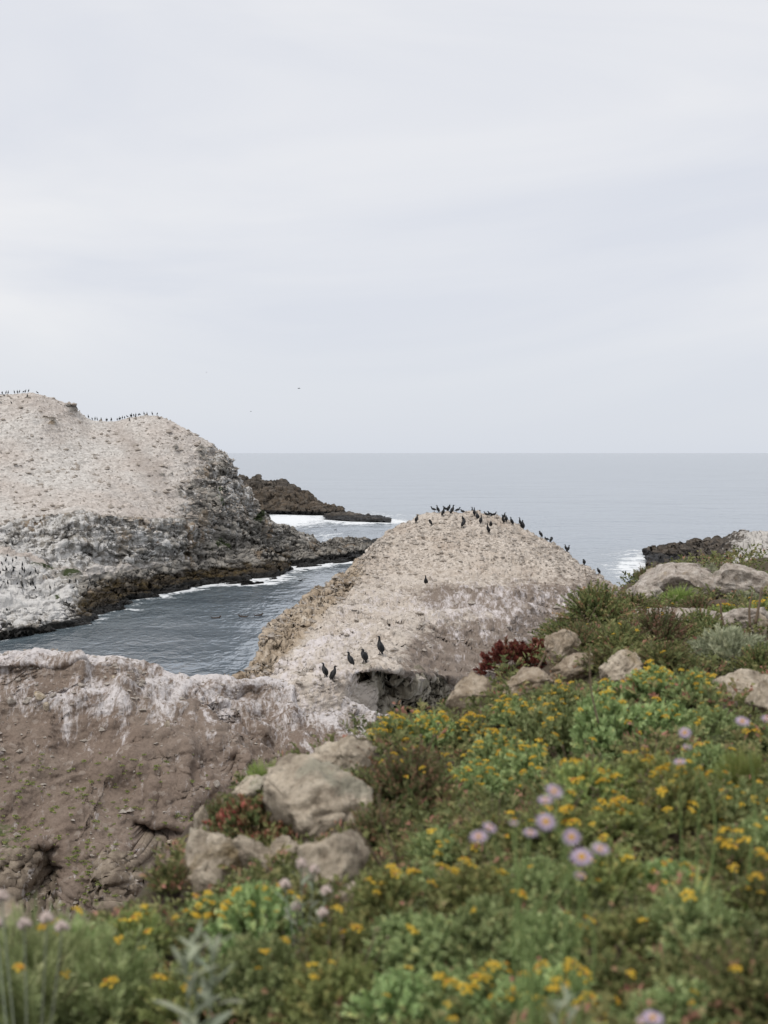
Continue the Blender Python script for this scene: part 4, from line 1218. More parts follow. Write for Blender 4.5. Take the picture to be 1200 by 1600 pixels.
# two or three birds on the wing, a few pixels each
fb = tube([(-.42, 0, 0), (-.3, 0, .0), (-.12, 0, 0), (.1, 0, 0.01), (.25, 0, .02), (.4, 0, .03), (.5, 0, .03)], [(.05, .006), (.03, .02), (.085, .07), (.08, .07), (.03, .03), (.03, .03), (.006, .006)], 7)
wg = []
for s in (-1, 1):
    wg.append(tube([(.05, s * .05, .03), (.08, s * .3, .14), (.0, s * .62, .10)], [(.012, .10), (.012, .09), (.005, .02)], 6))
fly_body = mesh_np('flying_cormorant', *fb); fly_body.materials.append(M['feather'])
fly_w = []
for w_ in wg:
    m_ = mesh_np('wing', *w_); m_.materials.append(M['wing']); fly_w.append(m_)
for px, py, Y, yaw, lab in [(467, 607, 270, 0.3, 'dark bird flying above the island, nearest the middle of the sky'), (392, 643, 420, 2.5, 'faint speck of a bird flying right above the island nose'), (323, 582, 600, 0.8, 'faint speck of a bird flying highest, left of the others')]:
    o = obj('flying_cormorant', fly_body, label=lab, cat='bird', group='birds on the wing')
    o.location = at(px, py, Y); o.rotation_euler = (0, 0, yaw)
    o.scale = (.75, .75, .75)
    for m_ in fly_w: obj('wing', m_, parent=o)

# animals afloat in the cove: sea otters lying on their backs, head and hind feet lifted
ob = tube(catmull([(-.62, 0, .20), (-.54, 0, .13), (-.40, 0, .03), (-.15, 0, .0), (.15, 0, .0), (.38, 0, .04), (.52, 0, .15), (.60, 0, .23), (.66, 0, .25)], 3),
          list(np.stack([np.interp(np.linspace(0, 8, 25), range(9), r) for r in ([.05, .06, .10, .17, .17, .13, .09, .10, .04], [.02, .04, .07, .11, .11, .09, .08, .09, .04])], -1)), 10)
ott = mesh_np('sea_otter', *ob); ott.materials.append(M['otter'])
paw = mesh_np('paw', *tube([(.2, 0, .06), (.22, 0, .14), (.26, 0, .17)], [.04, .035, .02], 6)); paw.materials.append(M['otter'])
for px, py, yaw, lab in [(337, 964.5, 0.2, 'dark sea otter afloat in the cove, leftmost of three'), (380.5, 962.5, 3.0, 'dark sea otter afloat in the cove, middle one of three'), (403.5, 960.5, 0.5, 'dark sea otter afloat in the cove, rightmost of three')]:
    Y = float(water_Y(py + 1.5))
    o = obj('sea_otter', ott, label=lab, cat='otter', group='animals afloat in the cove')
    o.location = at(px, py + 1.5, Y) * np.array([1, 1, 0]) + np.array([0, 0, 0.02]); o.rotation_euler = (0, 0, yaw)
    for s in (-1, 1):
        q = obj('paw', paw, parent=o); q.location = (0, .07 * s, 0)
for px, py, lab in [(469, 907.5, 'small dark bird swimming off the reef tip in the cove'), (524, 828, 'small dark bird swimming between the island and the outer reef')]:
    Y = float(water_Y(py))
    V, Fi = join([tube([(-.36, 0, .05), (-.2, 0, .03), (0, 0, .03), (.2, 0, .05), (.26, 0, .14), (.26, 0, .24), (.33, 0, .26), (.44, 0, .25)], [(.03, .01), (.09, .06), (.13, .10), (.09, .09), (.04, .05), (.03, .03), (.035, .03), (.006, .006)], 8)])
    o = obj('swimming_cormorant', mesh_np('swimming_cormorant', V, Fi), M['feather'], label=lab, cat='bird', group='birds swimming')
    o.location = at(px, py, Y) * np.array([1, 1, 0]); o.rotation_euler = (0, 0, 0.4)
    o.scale = (1.2, 1.2, 1.2)
# EOF_BIRDS

# ------------------------------------------------------------------ plants
def foliage(seed, n_stem, R, H, per, L, Wd, t0=0.35, splay=0.9, jit=0.25, up=0.35, tuft=0.0, droop=0.0, fold=0.25, cone=False):
    """leaves set along stems that spread into a mound: returns leaf V, F, tint and the stem curves"""
    r = np.random.RandomState(seed)
    ph = r.uniform(0, 2 * math.pi, n_stem)
    ct = r.uniform(0.0, 1.0, n_stem) ** 0.75                      # cos of polar angle
    st = np.sqrt(1 - ct ** 2)
    sc = r.uniform(1 - jit, 1 + 0.35 * jit, n_stem)
    lump = 1 + 0.22 * np.sin(3 * ph + r.uniform(0, 6)) * st + 0.16 * np.sin(7 * ph + r.uniform(0, 6))
    T = np.stack([R * st * np.cos(ph) * lump, R * st * np.sin(ph) * lump, H * (0.12 + 0.88 * ct)], -1) * sc[:, None]
    B = T * np.array([0.32, 0.32, 0.0]) + r.normal(0, 0.06 * R, (n_stem, 3)) * np.array([1, 1, 0])
    Cc = B + (T - B) * np.array([0.35, 0.35, 0.75]) * splay
    t = np.linspace(t0, 1.0, per)[None] ** (1 - 0.45 * tuft)
    t = np.clip(t + r.uniform(-0.5, 0.5, (n_stem, per)) * (1 - t0) / per, 0, 1)[..., None]
    P = (1 - t) ** 2 * B[:, None] + 2 * t * (1 - t) * Cc[:, None] + t ** 2 * T[:, None]
    D = 2 * (1 - t) * (Cc - B)[:, None] + 2 * t * (T - Cc)[:, None]
    D /= np.linalg.norm(D, axis=-1, keepdims=True) + 1e-9
    a = r.uniform(0, 2 * math.pi, (n_stem, per))
    ref = np.stack([np.cos(a), np.sin(a), r.uniform(-0.3, 0.3, a.shape)], -1)
    side = ref - D * (ref * D).sum(-1, keepdims=True)
    side /= np.linalg.norm(side, axis=-1, keepdims=True) + 1e-9
    ld = side * 1.0 + D * up * 2.0 + np.array([0, 0, 0.25 - droop])
    ld /= np.linalg.norm(ld, axis=-1, keepdims=True)
    wv = np.cross(ld, D + 0.3 * r.normal(size=D.shape))
    wv /= np.linalg.norm(wv, axis=-1, keepdims=True) + 1e-9
    nv = np.cross(wv, ld)
    ln = L * r.uniform(0.6, 1.25, a.shape)[..., None] * (1 - 0.3 * (t > 0.9))
    wd = Wd * r.uniform(0.7, 1.2, a.shape)[..., None]
    mid = P + ld * ln * 0.55
    V = np.stack([P, mid + wv * wd * 0.5 + nv * fold * wd, P + ld * ln - nv * droop * ln * 0.3, mid - wv * wd * 0.5 + nv * fold * wd], 2)
    n = n_stem * per
    V = V.reshape(n, 4, 3)
    q = 4 * np.arange(n)
    Fi = np.concatenate([np.stack([q, q + 1, q + 2], -1), np.stack([q, q + 2, q + 3], -1)])
    tint = np.clip(0.5 + r.normal(0, 0.17, (n_stem, 1)) + r.normal(0, 0.17, (n_stem, per)) + 0.1 * (t[..., 0] - 0.6), 0, 1)
    return V.reshape(-1, 3), Fi, np.repeat(tint.ravel(), 4), (B, Cc, T)


def stem_mesh(curves, rad, seed=0, n=26, k=5):
    B, Cc, T = curves
    r = np.random.RandomState(seed)
    parts = []
    for j in r.choice(len(B), min(n, len(B)), replace=False):
        t = np.linspace(0, 0.97, k)[:, None]
        P = (1 - t) ** 2 * B[j] + 2 * t * (1 - t) * Cc[j] + t ** 2 * T[j]
        P[0, 2] -= 0.03
        parts.append(tube(P, list(np.linspace(rad, rad * 0.5, k)), 3, False))
    return join(parts)


KINDS = {   # unit mounds, radius about 1: stems, height, leaves per stem, leaf length and width, and so on
    'yarrow': dict(n_stem=330, H=0.85, per=36, L=0.105, Wd=0.042, mat='yarrow', tuft=0.5, up=0.3),
    'olive': dict(n_stem=300, H=0.85, per=34, L=0.095, Wd=0.040, mat='olive', tuft=0.7, up=0.35),
    'heath': dict(n_stem=330, H=1.0, per=34, L=0.085, Wd=0.036, mat='heath', t0=0.3, up=0.3, jit=0.35),
    'coyote': dict(n_stem=320, H=0.85, per=40, L=0.075, Wd=0.038, mat='coyote', tuft=0.4, up=0.4, jit=0.4),
    'sage': dict(n_stem=260, H=0.75, per=40, L=0.14, Wd=0.026, mat='sage', tuft=0.5, up=0.6, jit=0.3),
    'redleaf': dict(n_stem=120, H=0.8, per=34, L=0.15, Wd=0.055, mat='redleaf', t0=0.55, tuft=1.0, up=0.5),
    'succ': dict(n_stem=150, H=0.8, per=30, L=0.15, Wd=0.06, mat='succ', t0=0.5, tuft=1.0, up=0.4),
    'grass': dict(n_stem=150, H=0.9, per=16, L=0.42, Wd=0.022, mat='grass', t0=0.15, up=1.2, jit=0.4),
    'feathery': dict(n_stem=230, H=1.0, per=46, L=0.16, Wd=0.017, mat='feathery', t0=0.25, tuft=0.2, up=0.45, jit=0.3),
}
PROTO = {}
for ki, (k, d) in enumerate(KINDS.items()):
    d = dict(d); mk = d.pop('mat')
    for v in range(2 if k in ('sage', 'redleaf', 'succ', 'grass') else 3):
        V, Fi, tint, cur = foliage(1000 + 10 * ki + v, R=1.0, **d)
        m_ = mesh_np('foliage', V, Fi, {'tint': tint}, False)
        m_.materials.append(M[mk])
        s_ = mesh_np('stems', *stem_mesh(cur, 0.016, v, 34))
        s_.materials.append(M['stem'])
        dry = None
        if k in ('heath', 'olive', 'coyote'):                # dead flowering stalks that stand above the leaves
            rs_ = np.random.RandomState(500 + ki * 10 + v)
            q = []
            for j in rs_.choice(len(cur[2]), 16, replace=False):
                tip = cur[2][j] * np.array([1.12, 1.12, 1.28]) + rs_.normal(0, .06, 3) + np.array([0, 0, .08])
                q.append(tube(catmull([cur[0][j], cur[1][j] + rs_.normal(0, .04, 3), tip], 3), list(np.linspace(.014, .007, 7)), 3, False))
                V1, F1 = ICO[1]
                q.append((V1 * np.array([.028, .028, .022]) + tip, F1))
            dry = mesh_np('dry_stalks', *join(q)); dry.materials.append(M['dry'])
        PROTO.setdefault(k, []).append((m_, s_, cur[2], dry))

# yellow flower clusters: a flat-topped bunch of little heads, each a dome ringed by rays (unit = 1 cm)
def head_mesh(r, c, up, rad):
    up = up / np.linalg.norm(up)
    s1 = np.cross(up, [0.3, 1, 0.1]); s1 /= np.linalg.norm(s1); s2 = np.cross(up, s1)
    V = [c + up * rad * 0.55]; Fl = []
    nn = 8
    for j in range(nn):
        a = 2 * math.pi * j / nn + r.uniform(-.1, .1)
        V.append(c + (s1 * math.cos(a) + s2 * math.sin(a)) * rad * 0.55 + up * rad * 0.3)
    for j in range(nn):
        a = 2 * math.pi * (j + 0.5) / nn + r.uniform(-.1, .1)
        V.append(c + (s1 * math.cos(a) + s2 * math.sin(a)) * rad * r.uniform(0.9, 1.2) + up * rad * r.uniform(-.05, .2))
    for j in range(nn):
        Fl += [(0, 1 + j, 1 + (j + 1) % nn), (1 + j, 1 + nn + j, 1 + (j + 1) % nn)]
    V.append(c - up * rad * 0.6)
    for j in range(nn):
        Fl.append((1 + j, len(V) - 1, 1 + nn + j))
    return np.array(V), np.array(Fl)


CLUSTER = []
for v in range(5):
    r = np.random.RandomState(70 + v)
    parts, tints = [], []
    nh = [9, 6, 12, 5, 8][v]
    for j in range(nh):
        a = 2.4 * j; q = 0.95 * math.sqrt(j)
        c = np.array([q * math.cos(a) * 0.62, q * math.sin(a) * 0.62, 1.6 - 0.09 * q * q + r.uniform(-.15, .15)])
        V, Fi = head_mesh(r, c, np.array([c[0] * 0.3, c[1] * 0.3, 1.0]), r.uniform(0.48, 0.66))
        parts.append((V, Fi)); tints.append(np.full(len(V), np.clip(r.normal(0.5, 0.22) + (0.35 if v == 3 else 0), 0, 1)))
    V, Fi = join(parts)
    m_ = mesh_np('flower_cluster', V * 0.01, Fi, {'tint': np.concatenate(tints)}, True)
    m_.materials.append(M['yellow'])
    CLUSTER.append(m_)
rp_ = random.Random(11)


def plant(kind, px, py, rpx, label, group, cat='shrub', flowers=0, var=None, h=1.0, fsize=1.0, name=None, fside=None):
    ms = PROTO[kind]
    Y = 6.0
    H = KINDS[kind]['H'] * h
    for _ in range(12):                                     # the mound's middle should show at px, py
        p = hit(px, py, 0.42 * H * rpx * Y / FPX)
        Y = 0.5 * Y + 0.5 * p[1]
    rad = rpx * Y / FPX
    p = np.array([p[0], p[1], float(ground(p[0], p[1])) - 0.03 * rad])
    m_, s_, tips, dry = ms[rp_.randrange(len(ms)) if var is None else var % len(ms)]
    o = obj(name or {'yarrow': 'golden_yarrow', 'olive': 'olive_shrub', 'heath': 'heath_shrub', 'coyote': 'dark_shrub', 'sage': 'sage_shrub', 'redleaf': 'red_shrub', 'succ': 'succulent_clump', 'grass': 'grass_tuft', 'feathery': 'feathery_shrub'}[kind],
            None, label=label, cat=cat, group=group)
    o.location = p
    h = h * rp_.uniform(0.8, 1.25)
    rot = rp_.uniform(0, 6.28)
    o.rotation_euler = (0, 0, rot)
    a = obj('foliage', m_, parent=o, kind='stuff'); a.scale = (rad, rad, rad * h)
    b = obj('stems', s_, parent=o); b.scale = (rad, rad, rad * h)
    if dry:
        d_ = obj('dry_stalks', dry, parent=o); d_.scale = (rad, rad, rad * h)
    if flowers:
        cand = [t for t in tips if t[2] > 0.30]
        # prefer the side turned to the light and the camera
        cr, sr = math.cos(rot), math.sin(rot)
        fy = [cr * t[1] + sr * t[0] for t in cand]
        order = sorted(range(len(cand)), key=lambda i: fy[i] * (fside or 0.35) - 0.9 * cand[i][2] + rp_.uniform(-.55, .55))
        for i in order[:int(flowers * 1.6)]:
            t = cand[i]
            f = obj('flower_cluster', CLUSTER[rp_.randrange(5)], parent=o)
            sc = rp_.uniform(0.55, 1.12) * fsize
            f.scale = (sc, sc, sc)
            f.location = (t[0] * rad, t[1] * rad, t[2] * rad * h + 0.003)
            f.rotation_euler = (rp_.uniform(-.5, .5), rp_.uniform(-.5, .5), rp_.uniform(0, 6.28))
    return o


GY_, GO, GH, GC, GS = 'yellow-flowering mounds on the near bank', 'olive mounds on the near bank', 'red-brown mounds on the near bank', 'dark brush on the near bank', 'silvery shrubs on the near bank'
PLANTS = [
    # bottom row
    ('feathery', 40, 1560, 120, 'feathery green plant filling the bottom left corner', GC, 2),
    ('feathery', 175, 1555, 95, 'feathery green plant second from the bottom left corner', GC, 2),
    ('olive', 300, 1575, 85, 'olive mound at the bottom edge below the large pale-leaved plant', GO, 3),
    ('yarrow', 410, 1560, 85, 'green mound at the bottom edge between two olive mounds', GY_, 2),
    ('olive', 520, 1570, 90, 'olive mound at the bottom edge left of centre', GO, 2),
    ('yarrow', 630, 1575, 90, 'green mound at the bottom edge just left of centre', GY_, 2),
    ('yarrow', 745, 1570, 95, 'green mound at the bottom edge below the lilac daisy clump', GY_, 12),
    ('yarrow', 860, 1575, 90, 'bottom edge mound thick with yellow flower clusters', GY_, 18),
    ('coyote', 965, 1550, 85, 'dark mound at the bottom edge beside the lowest lilac daisy', GC, 1),
    ('yarrow', 1070, 1580, 90, 'green mound at the bottom edge right of the lowest daisy', GY_, 2),
    ('coyote', 1170, 1540, 95, 'dark green shrub filling the bottom right corner', GC, 1),
    # second row
    ('feathery', 110, 1495, 62, 'feathery plant at the left below the papery buds', GC, 3),
    ('olive', 210, 1470, 60, 'olive plant with yellow flowers left of the large pale-leaved plant', GO, 5),
    ('yarrow', 330, 1430, 52, 'yellow-flowered plant behind the large pale-leaved plant', GY_, 9),
    ('yarrow', 400, 1450, 70, 'bushy green plant between the two pale-leaved plants', GY_, 8),
    ('heath', 405, 1520, 60, 'red-tinged plant right of the large pale-leaved plant', GH, 1),
    ('olive', 535, 1480, 70, 'olive plant right of the pink-budded pale plant', GO, 3),
    ('olive', 600, 1420, 60, 'olive plant below the leaning dead twigs', GO, 4),
    ('yarrow', 650, 1490, 80, 'green mound left of and below the lilac daisy clump', GY_, 1),
    ('yarrow', 760, 1475, 80, 'grey-green mound straight below the lilac daisy clump', GY_, 1),
    ('yarrow', 870, 1480, 80, 'leafy mound right below the lilac daisy clump', GY_, 2),
    ('olive', 985, 1470, 75, 'olive mound right of the space below the daisy clump', GO, 1),
    ('yarrow', 1085, 1470, 80, 'green mound second from the right frame edge, low down', GY_, 1),
    ('coyote', 1185, 1440, 70, 'dark mound at the right frame edge above the bottom corner', GC, 4),
    # third row
    ('yarrow', 655, 1390, 65, 'grey-green mound right of the leaning dead twigs', GY_, 3),
    ('olive', 740, 1395, 62, 'olive mound at the left foot of the daisy stalks', GO, 5),
    ('yarrow', 840, 1400, 70, 'green mound under the middle of the daisy clump', GY_, 1),
    ('olive', 950, 1390, 70, 'olive mound at the right foot of the daisy stalks', GO, 5),
    ('yarrow', 1050, 1380, 70, 'flowering green mound right of the daisy clump', GY_, 6),
    ('coyote', 1140, 1360, 65, 'dark green mound with yellow flowers right of the daisy clump', GC, 7),
    ('yarrow', 1200, 1330, 60, 'green mound at the right frame edge level with the daisies', GY_, 3),
    # fourth row
    ('yarrow', 690, 1325, 52, 'small green mound left of the leftmost lilac daisies', GY_, 6),
    ('olive', 770, 1310, 58, 'olive mound behind the left daisy stalks', GO, 3),
    ('olive', 870, 1300, 60, 'olive mound directly behind the daisy clump', GO, 7),
    ('olive', 965, 1290, 62, 'yellowish mound behind the right half of the daisy clump', GO, 9),
    ('olive', 1060, 1290, 62, 'yellow-dotted olive mound towards the right of the bank', GO, 12),
    ('yarrow', 1150, 1275, 60, 'green mound at right with orange-yellow flower clusters', GY_, 10),
    # fifth row
    ('heath', 640, 1225, 78, 'large reddish brown shrub right of the biggest rim boulder', GH, 10),
    ('heath', 590, 1290, 52, 'dark reddish shrub behind the leaning dead twigs', GH, 0),
    ('yarrow', 735, 1245, 60, 'green mound right of the large reddish brown shrub', GY_, 10),
    ('yarrow', 820, 1225, 62, 'green mound above the uppermost lilac daisy', GY_, 16),
    ('olive', 915, 1230, 62, 'pale olive mound right of the uppermost lilac daisy', GO, 7),
    ('olive', 1010, 1220, 62, 'pale olive mound left of the upper right daisies', GO, 8),
    ('yarrow', 1105, 1215, 55, 'green mound below the upper right daisies', GY_, 7),
    ('grass', 1165, 1225, 42, 'bright green grass clump below the right frame daisies', 'grass on the near bank', 0),
    # the yellow band along the rim and the big green mound
    ('yarrow', 612, 1152, 40, 'bright yellow mound at the left end of the flowering rim', GY_, 26),
    ('yarrow', 672, 1150, 40, 'bright yellow mound second from the left on the flowering rim', GY_, 26),
    ('yarrow', 735, 1155, 42, 'yellow mound third from the left on the flowering rim', GY_, 20),
    ('yarrow', 775, 1195, 50, 'green mound crowded with yellow clusters left of the big green mound', GY_, 24),
    ('yarrow', 855, 1160, 62, 'left half of the big green mound below the rim boulders', GY_, 20),
    ('yarrow', 950, 1150, 66, 'middle of the big green mound below the rim boulders', GY_, 10),
    ('yarrow', 1035, 1145, 58, 'right part of the big green mound beside the upper daisy', GY_, 5),
    ('yarrow', 1110, 1140, 52, 'green mound left of the two daisies near the right edge', GY_, 5),
    ('yarrow', 1185, 1160, 52, 'green mound at the right frame edge below two daisies', GY_, 5),
    ('yarrow', 800, 1112, 38, 'yellow-flowered mound below the sloping tan boulder', GY_, 14),
    ('yarrow', 872, 1095, 42, 'small flowering mound below the long slanting boulder', GY_, 14),
    ('yarrow', 950, 1090, 44, 'mound with yellow flowers below the brown boulder', GY_, 14),
    ('yarrow', 1020, 1075, 42, 'yellow-topped mound left of the wide tan boulder', GY_, 24),
    ('yarrow', 1085, 1085, 38, 'yellow-flowered mound touching the wide tan boulder', GY_, 12),
    # left rim
    ('succ', 390, 1295, 58, 'red and green succulent clump between the rim boulders', None, 0),
    ('succ', 445, 1310, 40, 'greener succulent clump leaning against the largest boulder', None, 0),
    ('heath', 350, 1270, 34, 'brown twiggy bush above the red succulent clump', GH, 0),
    ('grass', 414, 1213, 30, 'bright green tuft on the rim left of the tan-grey boulder', 'grass on the near bank', 0),
    ('coyote', 262, 1395, 34, 'dark low bush left of the pointed tan-grey boulder', GC, 0),
    ('heath', 290, 1400, 26, 'brown low bush at the foot of the pointed tan-grey boulder', GH, 0),
    ('olive', 445, 1425, 40, 'olive plant behind the pink-budded pale plant', GO, 5),
    # upper right slope
    ('redleaf', 797, 1036, 38, 'deep red shrub, left and lower one, at the edge of the bank', 'red shrubs', 0),
    ('redleaf', 838, 1018, 36, 'deep red shrub, right and upper one, at the edge of the bank', 'red shrubs', 0),
    ('coyote', 885, 982, 38, 'dark brush at the left corner of the upper slope', GC, 0),
    ('coyote', 930, 955, 48, 'dark brush mound second from the left on the upper slope', GC, 0),
    ('coyote', 985, 945, 44, 'tall dark brush touching the whitish wedge boulder', GC, 0),
    ('heath', 905, 1000, 40, 'red-brown brush above the long slanting boulder', GH, 1),
    ('coyote', 965, 1000, 50, 'dark brush above the brown boulder', GC, 2),
    ('heath', 1030, 995, 46, 'red-brown brush in the middle of the upper slope', GH, 3),
    ('coyote', 1035, 1028, 46, 'dark brush left of the large silvery sage', GC, 1),
    ('coyote', 945, 1030, 34, 'dark brush just above the brown boulder', GC, 0),
    ('sage', 1135, 1025, 50, 'large silvery sage, left half, above the wide tan boulder', GS, 0),
    ('sage', 1175, 1015, 36, 'large silvery sage, right half, above the wide tan boulder', GS, 0),
    ('coyote', 1100, 985, 38, 'dark brush above the large silvery sage', GC, 0),
    ('coyote', 1190, 1040, 40, 'dark brush at the right frame edge by the silvery sage', GC, 0),
    ('olive', 1190, 965, 30, 'olive brush with yellow flowers at the right edge of the upper slope', GO, 10),
    ('olive', 1130, 958, 24, 'olive brush below the skyline sage', GO, 6),
    ('heath', 1090, 950, 28, 'brown grassy brush below the skyline sage', GH, 0),
    ('sage', 1098, 910, 32, 'silvery sage on the skyline among whitish boulders', GS, 0),
    ('sage', 1165, 935, 24, 'small silvery shrub right of the skyline sage', GS, 0),
    ('grass', 1062, 938, 24, 'bright green grass in front of the whitish boulders', 'grass on the near bank', 0),
    ('heath', 1008, 900, 18, 'brown brush on the skyline at the left end of the whitish boulders', GH, 0),
    ('coyote', 1046, 886, 16, 'green brush on the skyline above the biggest whitish boulder', GC, 0),
    ('coyote', 1205, 915, 14, 'dark brush at the right frame edge on the skyline', GC, 0),
    ('coyote', 1020, 970, 30, 'dark brush beside the flat pale slab', GC, 0),
]
for k, px, py, rpx, lab, grp, nf in PLANTS:
    far = py < 1060
    rpx = rpx * ((1.18 if k in ('coyote', 'heath') else 1.3) if far else 1.12)
    plant(k, px, py, rpx, lab, grp, cat={'grass': 'grass', 'succ': 'succulent'}.get(k, 'shrub'), flowers=nf, fsize=(1.6 if far else 1.0) if k != 'heath' else 0.8, h=1.35 if not far else 1.08)

# ground cover between the mounds: nobody could count it; its dark leaf colour paints in the gaps' shade
r = np.random.RandomState(33)
Vs, Fs, Ts, o_ = [], [], [], 0
sprV, sprF, sprT, _c = foliage(77, n_stem=9, R=0.075, H=0.07, per=7, L=0.019, Wd=0.008, tuft=0.3)
n = 0
while n < 5200:
    Y = 1.6 * (30 / 1.6) ** r.uniform(0, 1)
    px = r.uniform(-250, 1450) if n < 2700 else r.uniform(1250, 2300)
    x = (px - 600) / FPX * Y
    if edge_sd(np.array(x), np.array(Y)) > -0.01:
        continue
    g = float(ground(x, Y))
    a = r.uniform(0, 6.28); s = r.uniform(0.7, 1.5) * (1 + Y / 9)
    c, sn = math.cos(a) * s, math.sin(a) * s
    V = np.stack([sprV[:, 0] * c - sprV[:, 1] * sn + x, sprV[:, 0] * sn + sprV[:, 1] * c + Y, sprV[:, 2] * s + g - 0.006], -1)
    Vs.append(V); Fs.append(sprF + o_); Ts.append(np.clip(sprT + r.normal(0, .18), 0, 1)); o_ += len(V); n += 1
obj('ground_cover', mesh_np('ground_cover', np.concatenate(Vs), np.concatenate(Fs), {'tint': np.concatenate(Ts)}, False), M['coyote'], kind='stuff')

# weeds dotted over the ridge
Vs, Fs, Ts, o_ = [], [], [], 0
wV, wF, wT, _c = foliage(78, n_stem=10, R=0.07, H=0.05, per=5, L=0.035, Wd=0.018)
for k in range(330):
    if k < 170:
        cx, cy, sx, sy = [(15, 1300, 22, 30), (165, 1255, 30, 12), (190, 1205, 40, 25), (75, 1225, 50, 25), (120, 1340, 30, 25), (150, 1400, 14, 20), (300, 1280, 12, 14), (20, 1330, 16, 18)][r.randint(8)]
        px, py = r.normal(cx, sx), r.normal(cy, sy)
    else:
        px, py = r.uniform(0, 330), r.uniform(1180, 1420)
    if px < -20 or px > 360: continue
    p = led.stand(px, py, 4)
    a = r.uniform(0, 6.28); s = r.uniform(0.6, 1.7)
    c, sn = math.cos(a) * s, math.sin(a) * s
    V = np.stack([wV[:, 0] * c - wV[:, 1] * sn + p[0], wV[:, 0] * sn + wV[:, 1] * c + p[1], wV[:, 2] * s + p[2]], -1)
    Vs.append(V); Fs.append(wF + o_); Ts.append(wT); o_ += len(V)
obj('weeds', mesh_np('weeds', np.concatenate(Vs), np.concatenate(Fs), {'tint': np.concatenate(Ts)}, False), M['grass'], kind='stuff')

# ------------------------------------------------------------------ lilac daisies
def daisy_meshes(seed):
    r = np.random.RandomState(seed)
    V, Fl, T = [], [], []
    for ring, (n, l, lift) in enumerate([(26, 1.0, 0.05), (22, 0.86, 0.16)]):
        for j in range(n):
            a = 2 * math.pi * (j + 0.5 * ring) / n + r.uniform(-.05, .05)
            d = np.array([math.cos(a), math.sin(a), 0]); s = np.array([-d[1], d[0], 0])
            L = l * r.uniform(0.9, 1.06); w = 0.085
            i = len(V)
            z1, z2 = lift + r.uniform(-.02, .04), lift - 0.10 + r.uniform(-.06, .06)
            V += [d * 0.28, d * 0.6 * L + s * w + [0, 0, z1], d * L + [0, 0, z2], d * 0.6 * L - s * w + [0, 0, z1]]
            Fl += [(i, i + 1, i + 2), (i, i + 2, i + 3)]
            T += [0.75, r.uniform(.3, .9), r.uniform(.2, .8), r.uniform(.3, .9)]
    pet = mesh_np('ray_petals', np.array(V), np.array(Fl), {'tint': np.array(T)}, False); pet.materials.append(M['petal'])
    a = np.linspace(0, 2 * math.pi, 14, endpoint=False)
    P = [(0, 0, .15)] + [(.2 * math.cos(q), .2 * math.sin(q), .12) for q in a] + [(.34 * math.cos(q), .34 * math.sin(q), .0) for q in a] + [(.12 * math.cos(q), .12 * math.sin(q), -.16) for q in a]
    Fl = [(0, 1 + j, 1 + (j + 1) % 14) for j in range(14)]
    for k in (0, 1):
        for j in range(14):
            p, q = 1 + 14 * k + j, 1 + 14 * k + (j + 1) % 14
            Fl += [(p, p + 14, q + 14), (p, q + 14, q)]
    disc = mesh_np('flower_centre', np.array(P), np.array(Fl)); disc.materials.append(M['disc'])
    return pet, disc


DAISY = [daisy_meshes(k) for k in range(3)]


def daisy_plant(name, label, base, heads, depth0):
    """base pixel; heads: (px, py, half width in px, facing pitch, facing yaw)"""
    b = hit(*base, 0.0) if depth0 is None else None
    if b is None:
        b = at(base[0], base[1], depth0); b[2] = float(ground(b[0], b[1]))
    t = obj(name, None, label=label, cat='flower', group='lilac daisies')
    t.location = b
    for k, (px, py, hw, pit, yaw) in enumerate(heads):
        hw, pit = hw * (0.82 - 0.12 * (k % 3 == 1)), pit * 0.66
        Y = b[1] - 0.02 + 0.05 * math.sin(2.1 * k)
        h = at(px, py, Y) - b
        rad = hw * Y / FPX
        nrm = Vector((math.sin(yaw) * math.sin(pit), -math.cos(yaw) * math.sin(pit), math.cos(pit)))
        nv = np.array(nrm)
        foot = np.array([h[0] * 0.35 + 0.02 * math.sin(3 * k), 0.03 * math.cos(2 * k), 0.0])
        bend = np.array([0.035 * math.cos(5 * k + 1), -0.015 * math.sin(2 * k), 0])
        cur = catmull([foot + [0, 0, -.03], foot * 0.7 + h * 0.3 + bend, foot * 0.3 + h * 0.7 + bend * 1.6 - nv * 0.004, h - nv * rad * 0.15], 4)
        st = obj('stem', mesh_np('stem', *tube(cur, list(np.linspace(0.0027, 0.0017, len(cur))), 5)), M['gstem'], parent=t)
        pet, disc = DAISY[k % 3]
        f = obj('ray_petals', pet, parent=st)
        f.location = h
        f.scale = (rad, rad, rad)
        f.rotation_mode = 'QUATERNION'
        f.rotation_quaternion = nrm.to_track_quat('Z', 'Y')
        g = obj('flower_centre', disc, parent=st)
        g.location = h; g.scale = (rad, rad, rad)
        g.rotation_mode = 'QUATERNION'
        g.rotation_quaternion = nrm.to_track_quat('Z', 'Y')
    # strap leaves at the foot
    rr2 = np.random.RandomState(len(label))
    for k in range(16):
        a = rr2.uniform(0, 6.28); d = np.array([math.cos(a), math.sin(a), 0])
        L = rr2.uniform(.08, .17); w = np.array([-d[1], d[0], 0]) * 0.006
        o0 = d * 0.012
        V = [o0 - w * .5, o0 + w * .5, o0 + d * L * .5 + w + [0, 0, L * .75], o0 + d * L * .5 - w + [0, 0, L * .75], o0 + d * L + [0, 0, L * 0.9]]
        obj('leaf', mesh_np('leaf', np.array(V), np.array([(0, 1, 2), (0, 2, 3), (3, 2, 4)]), {'tint': np.full(5, rr2.uniform(.3, .9))}, False), M['grass'], parent=t)


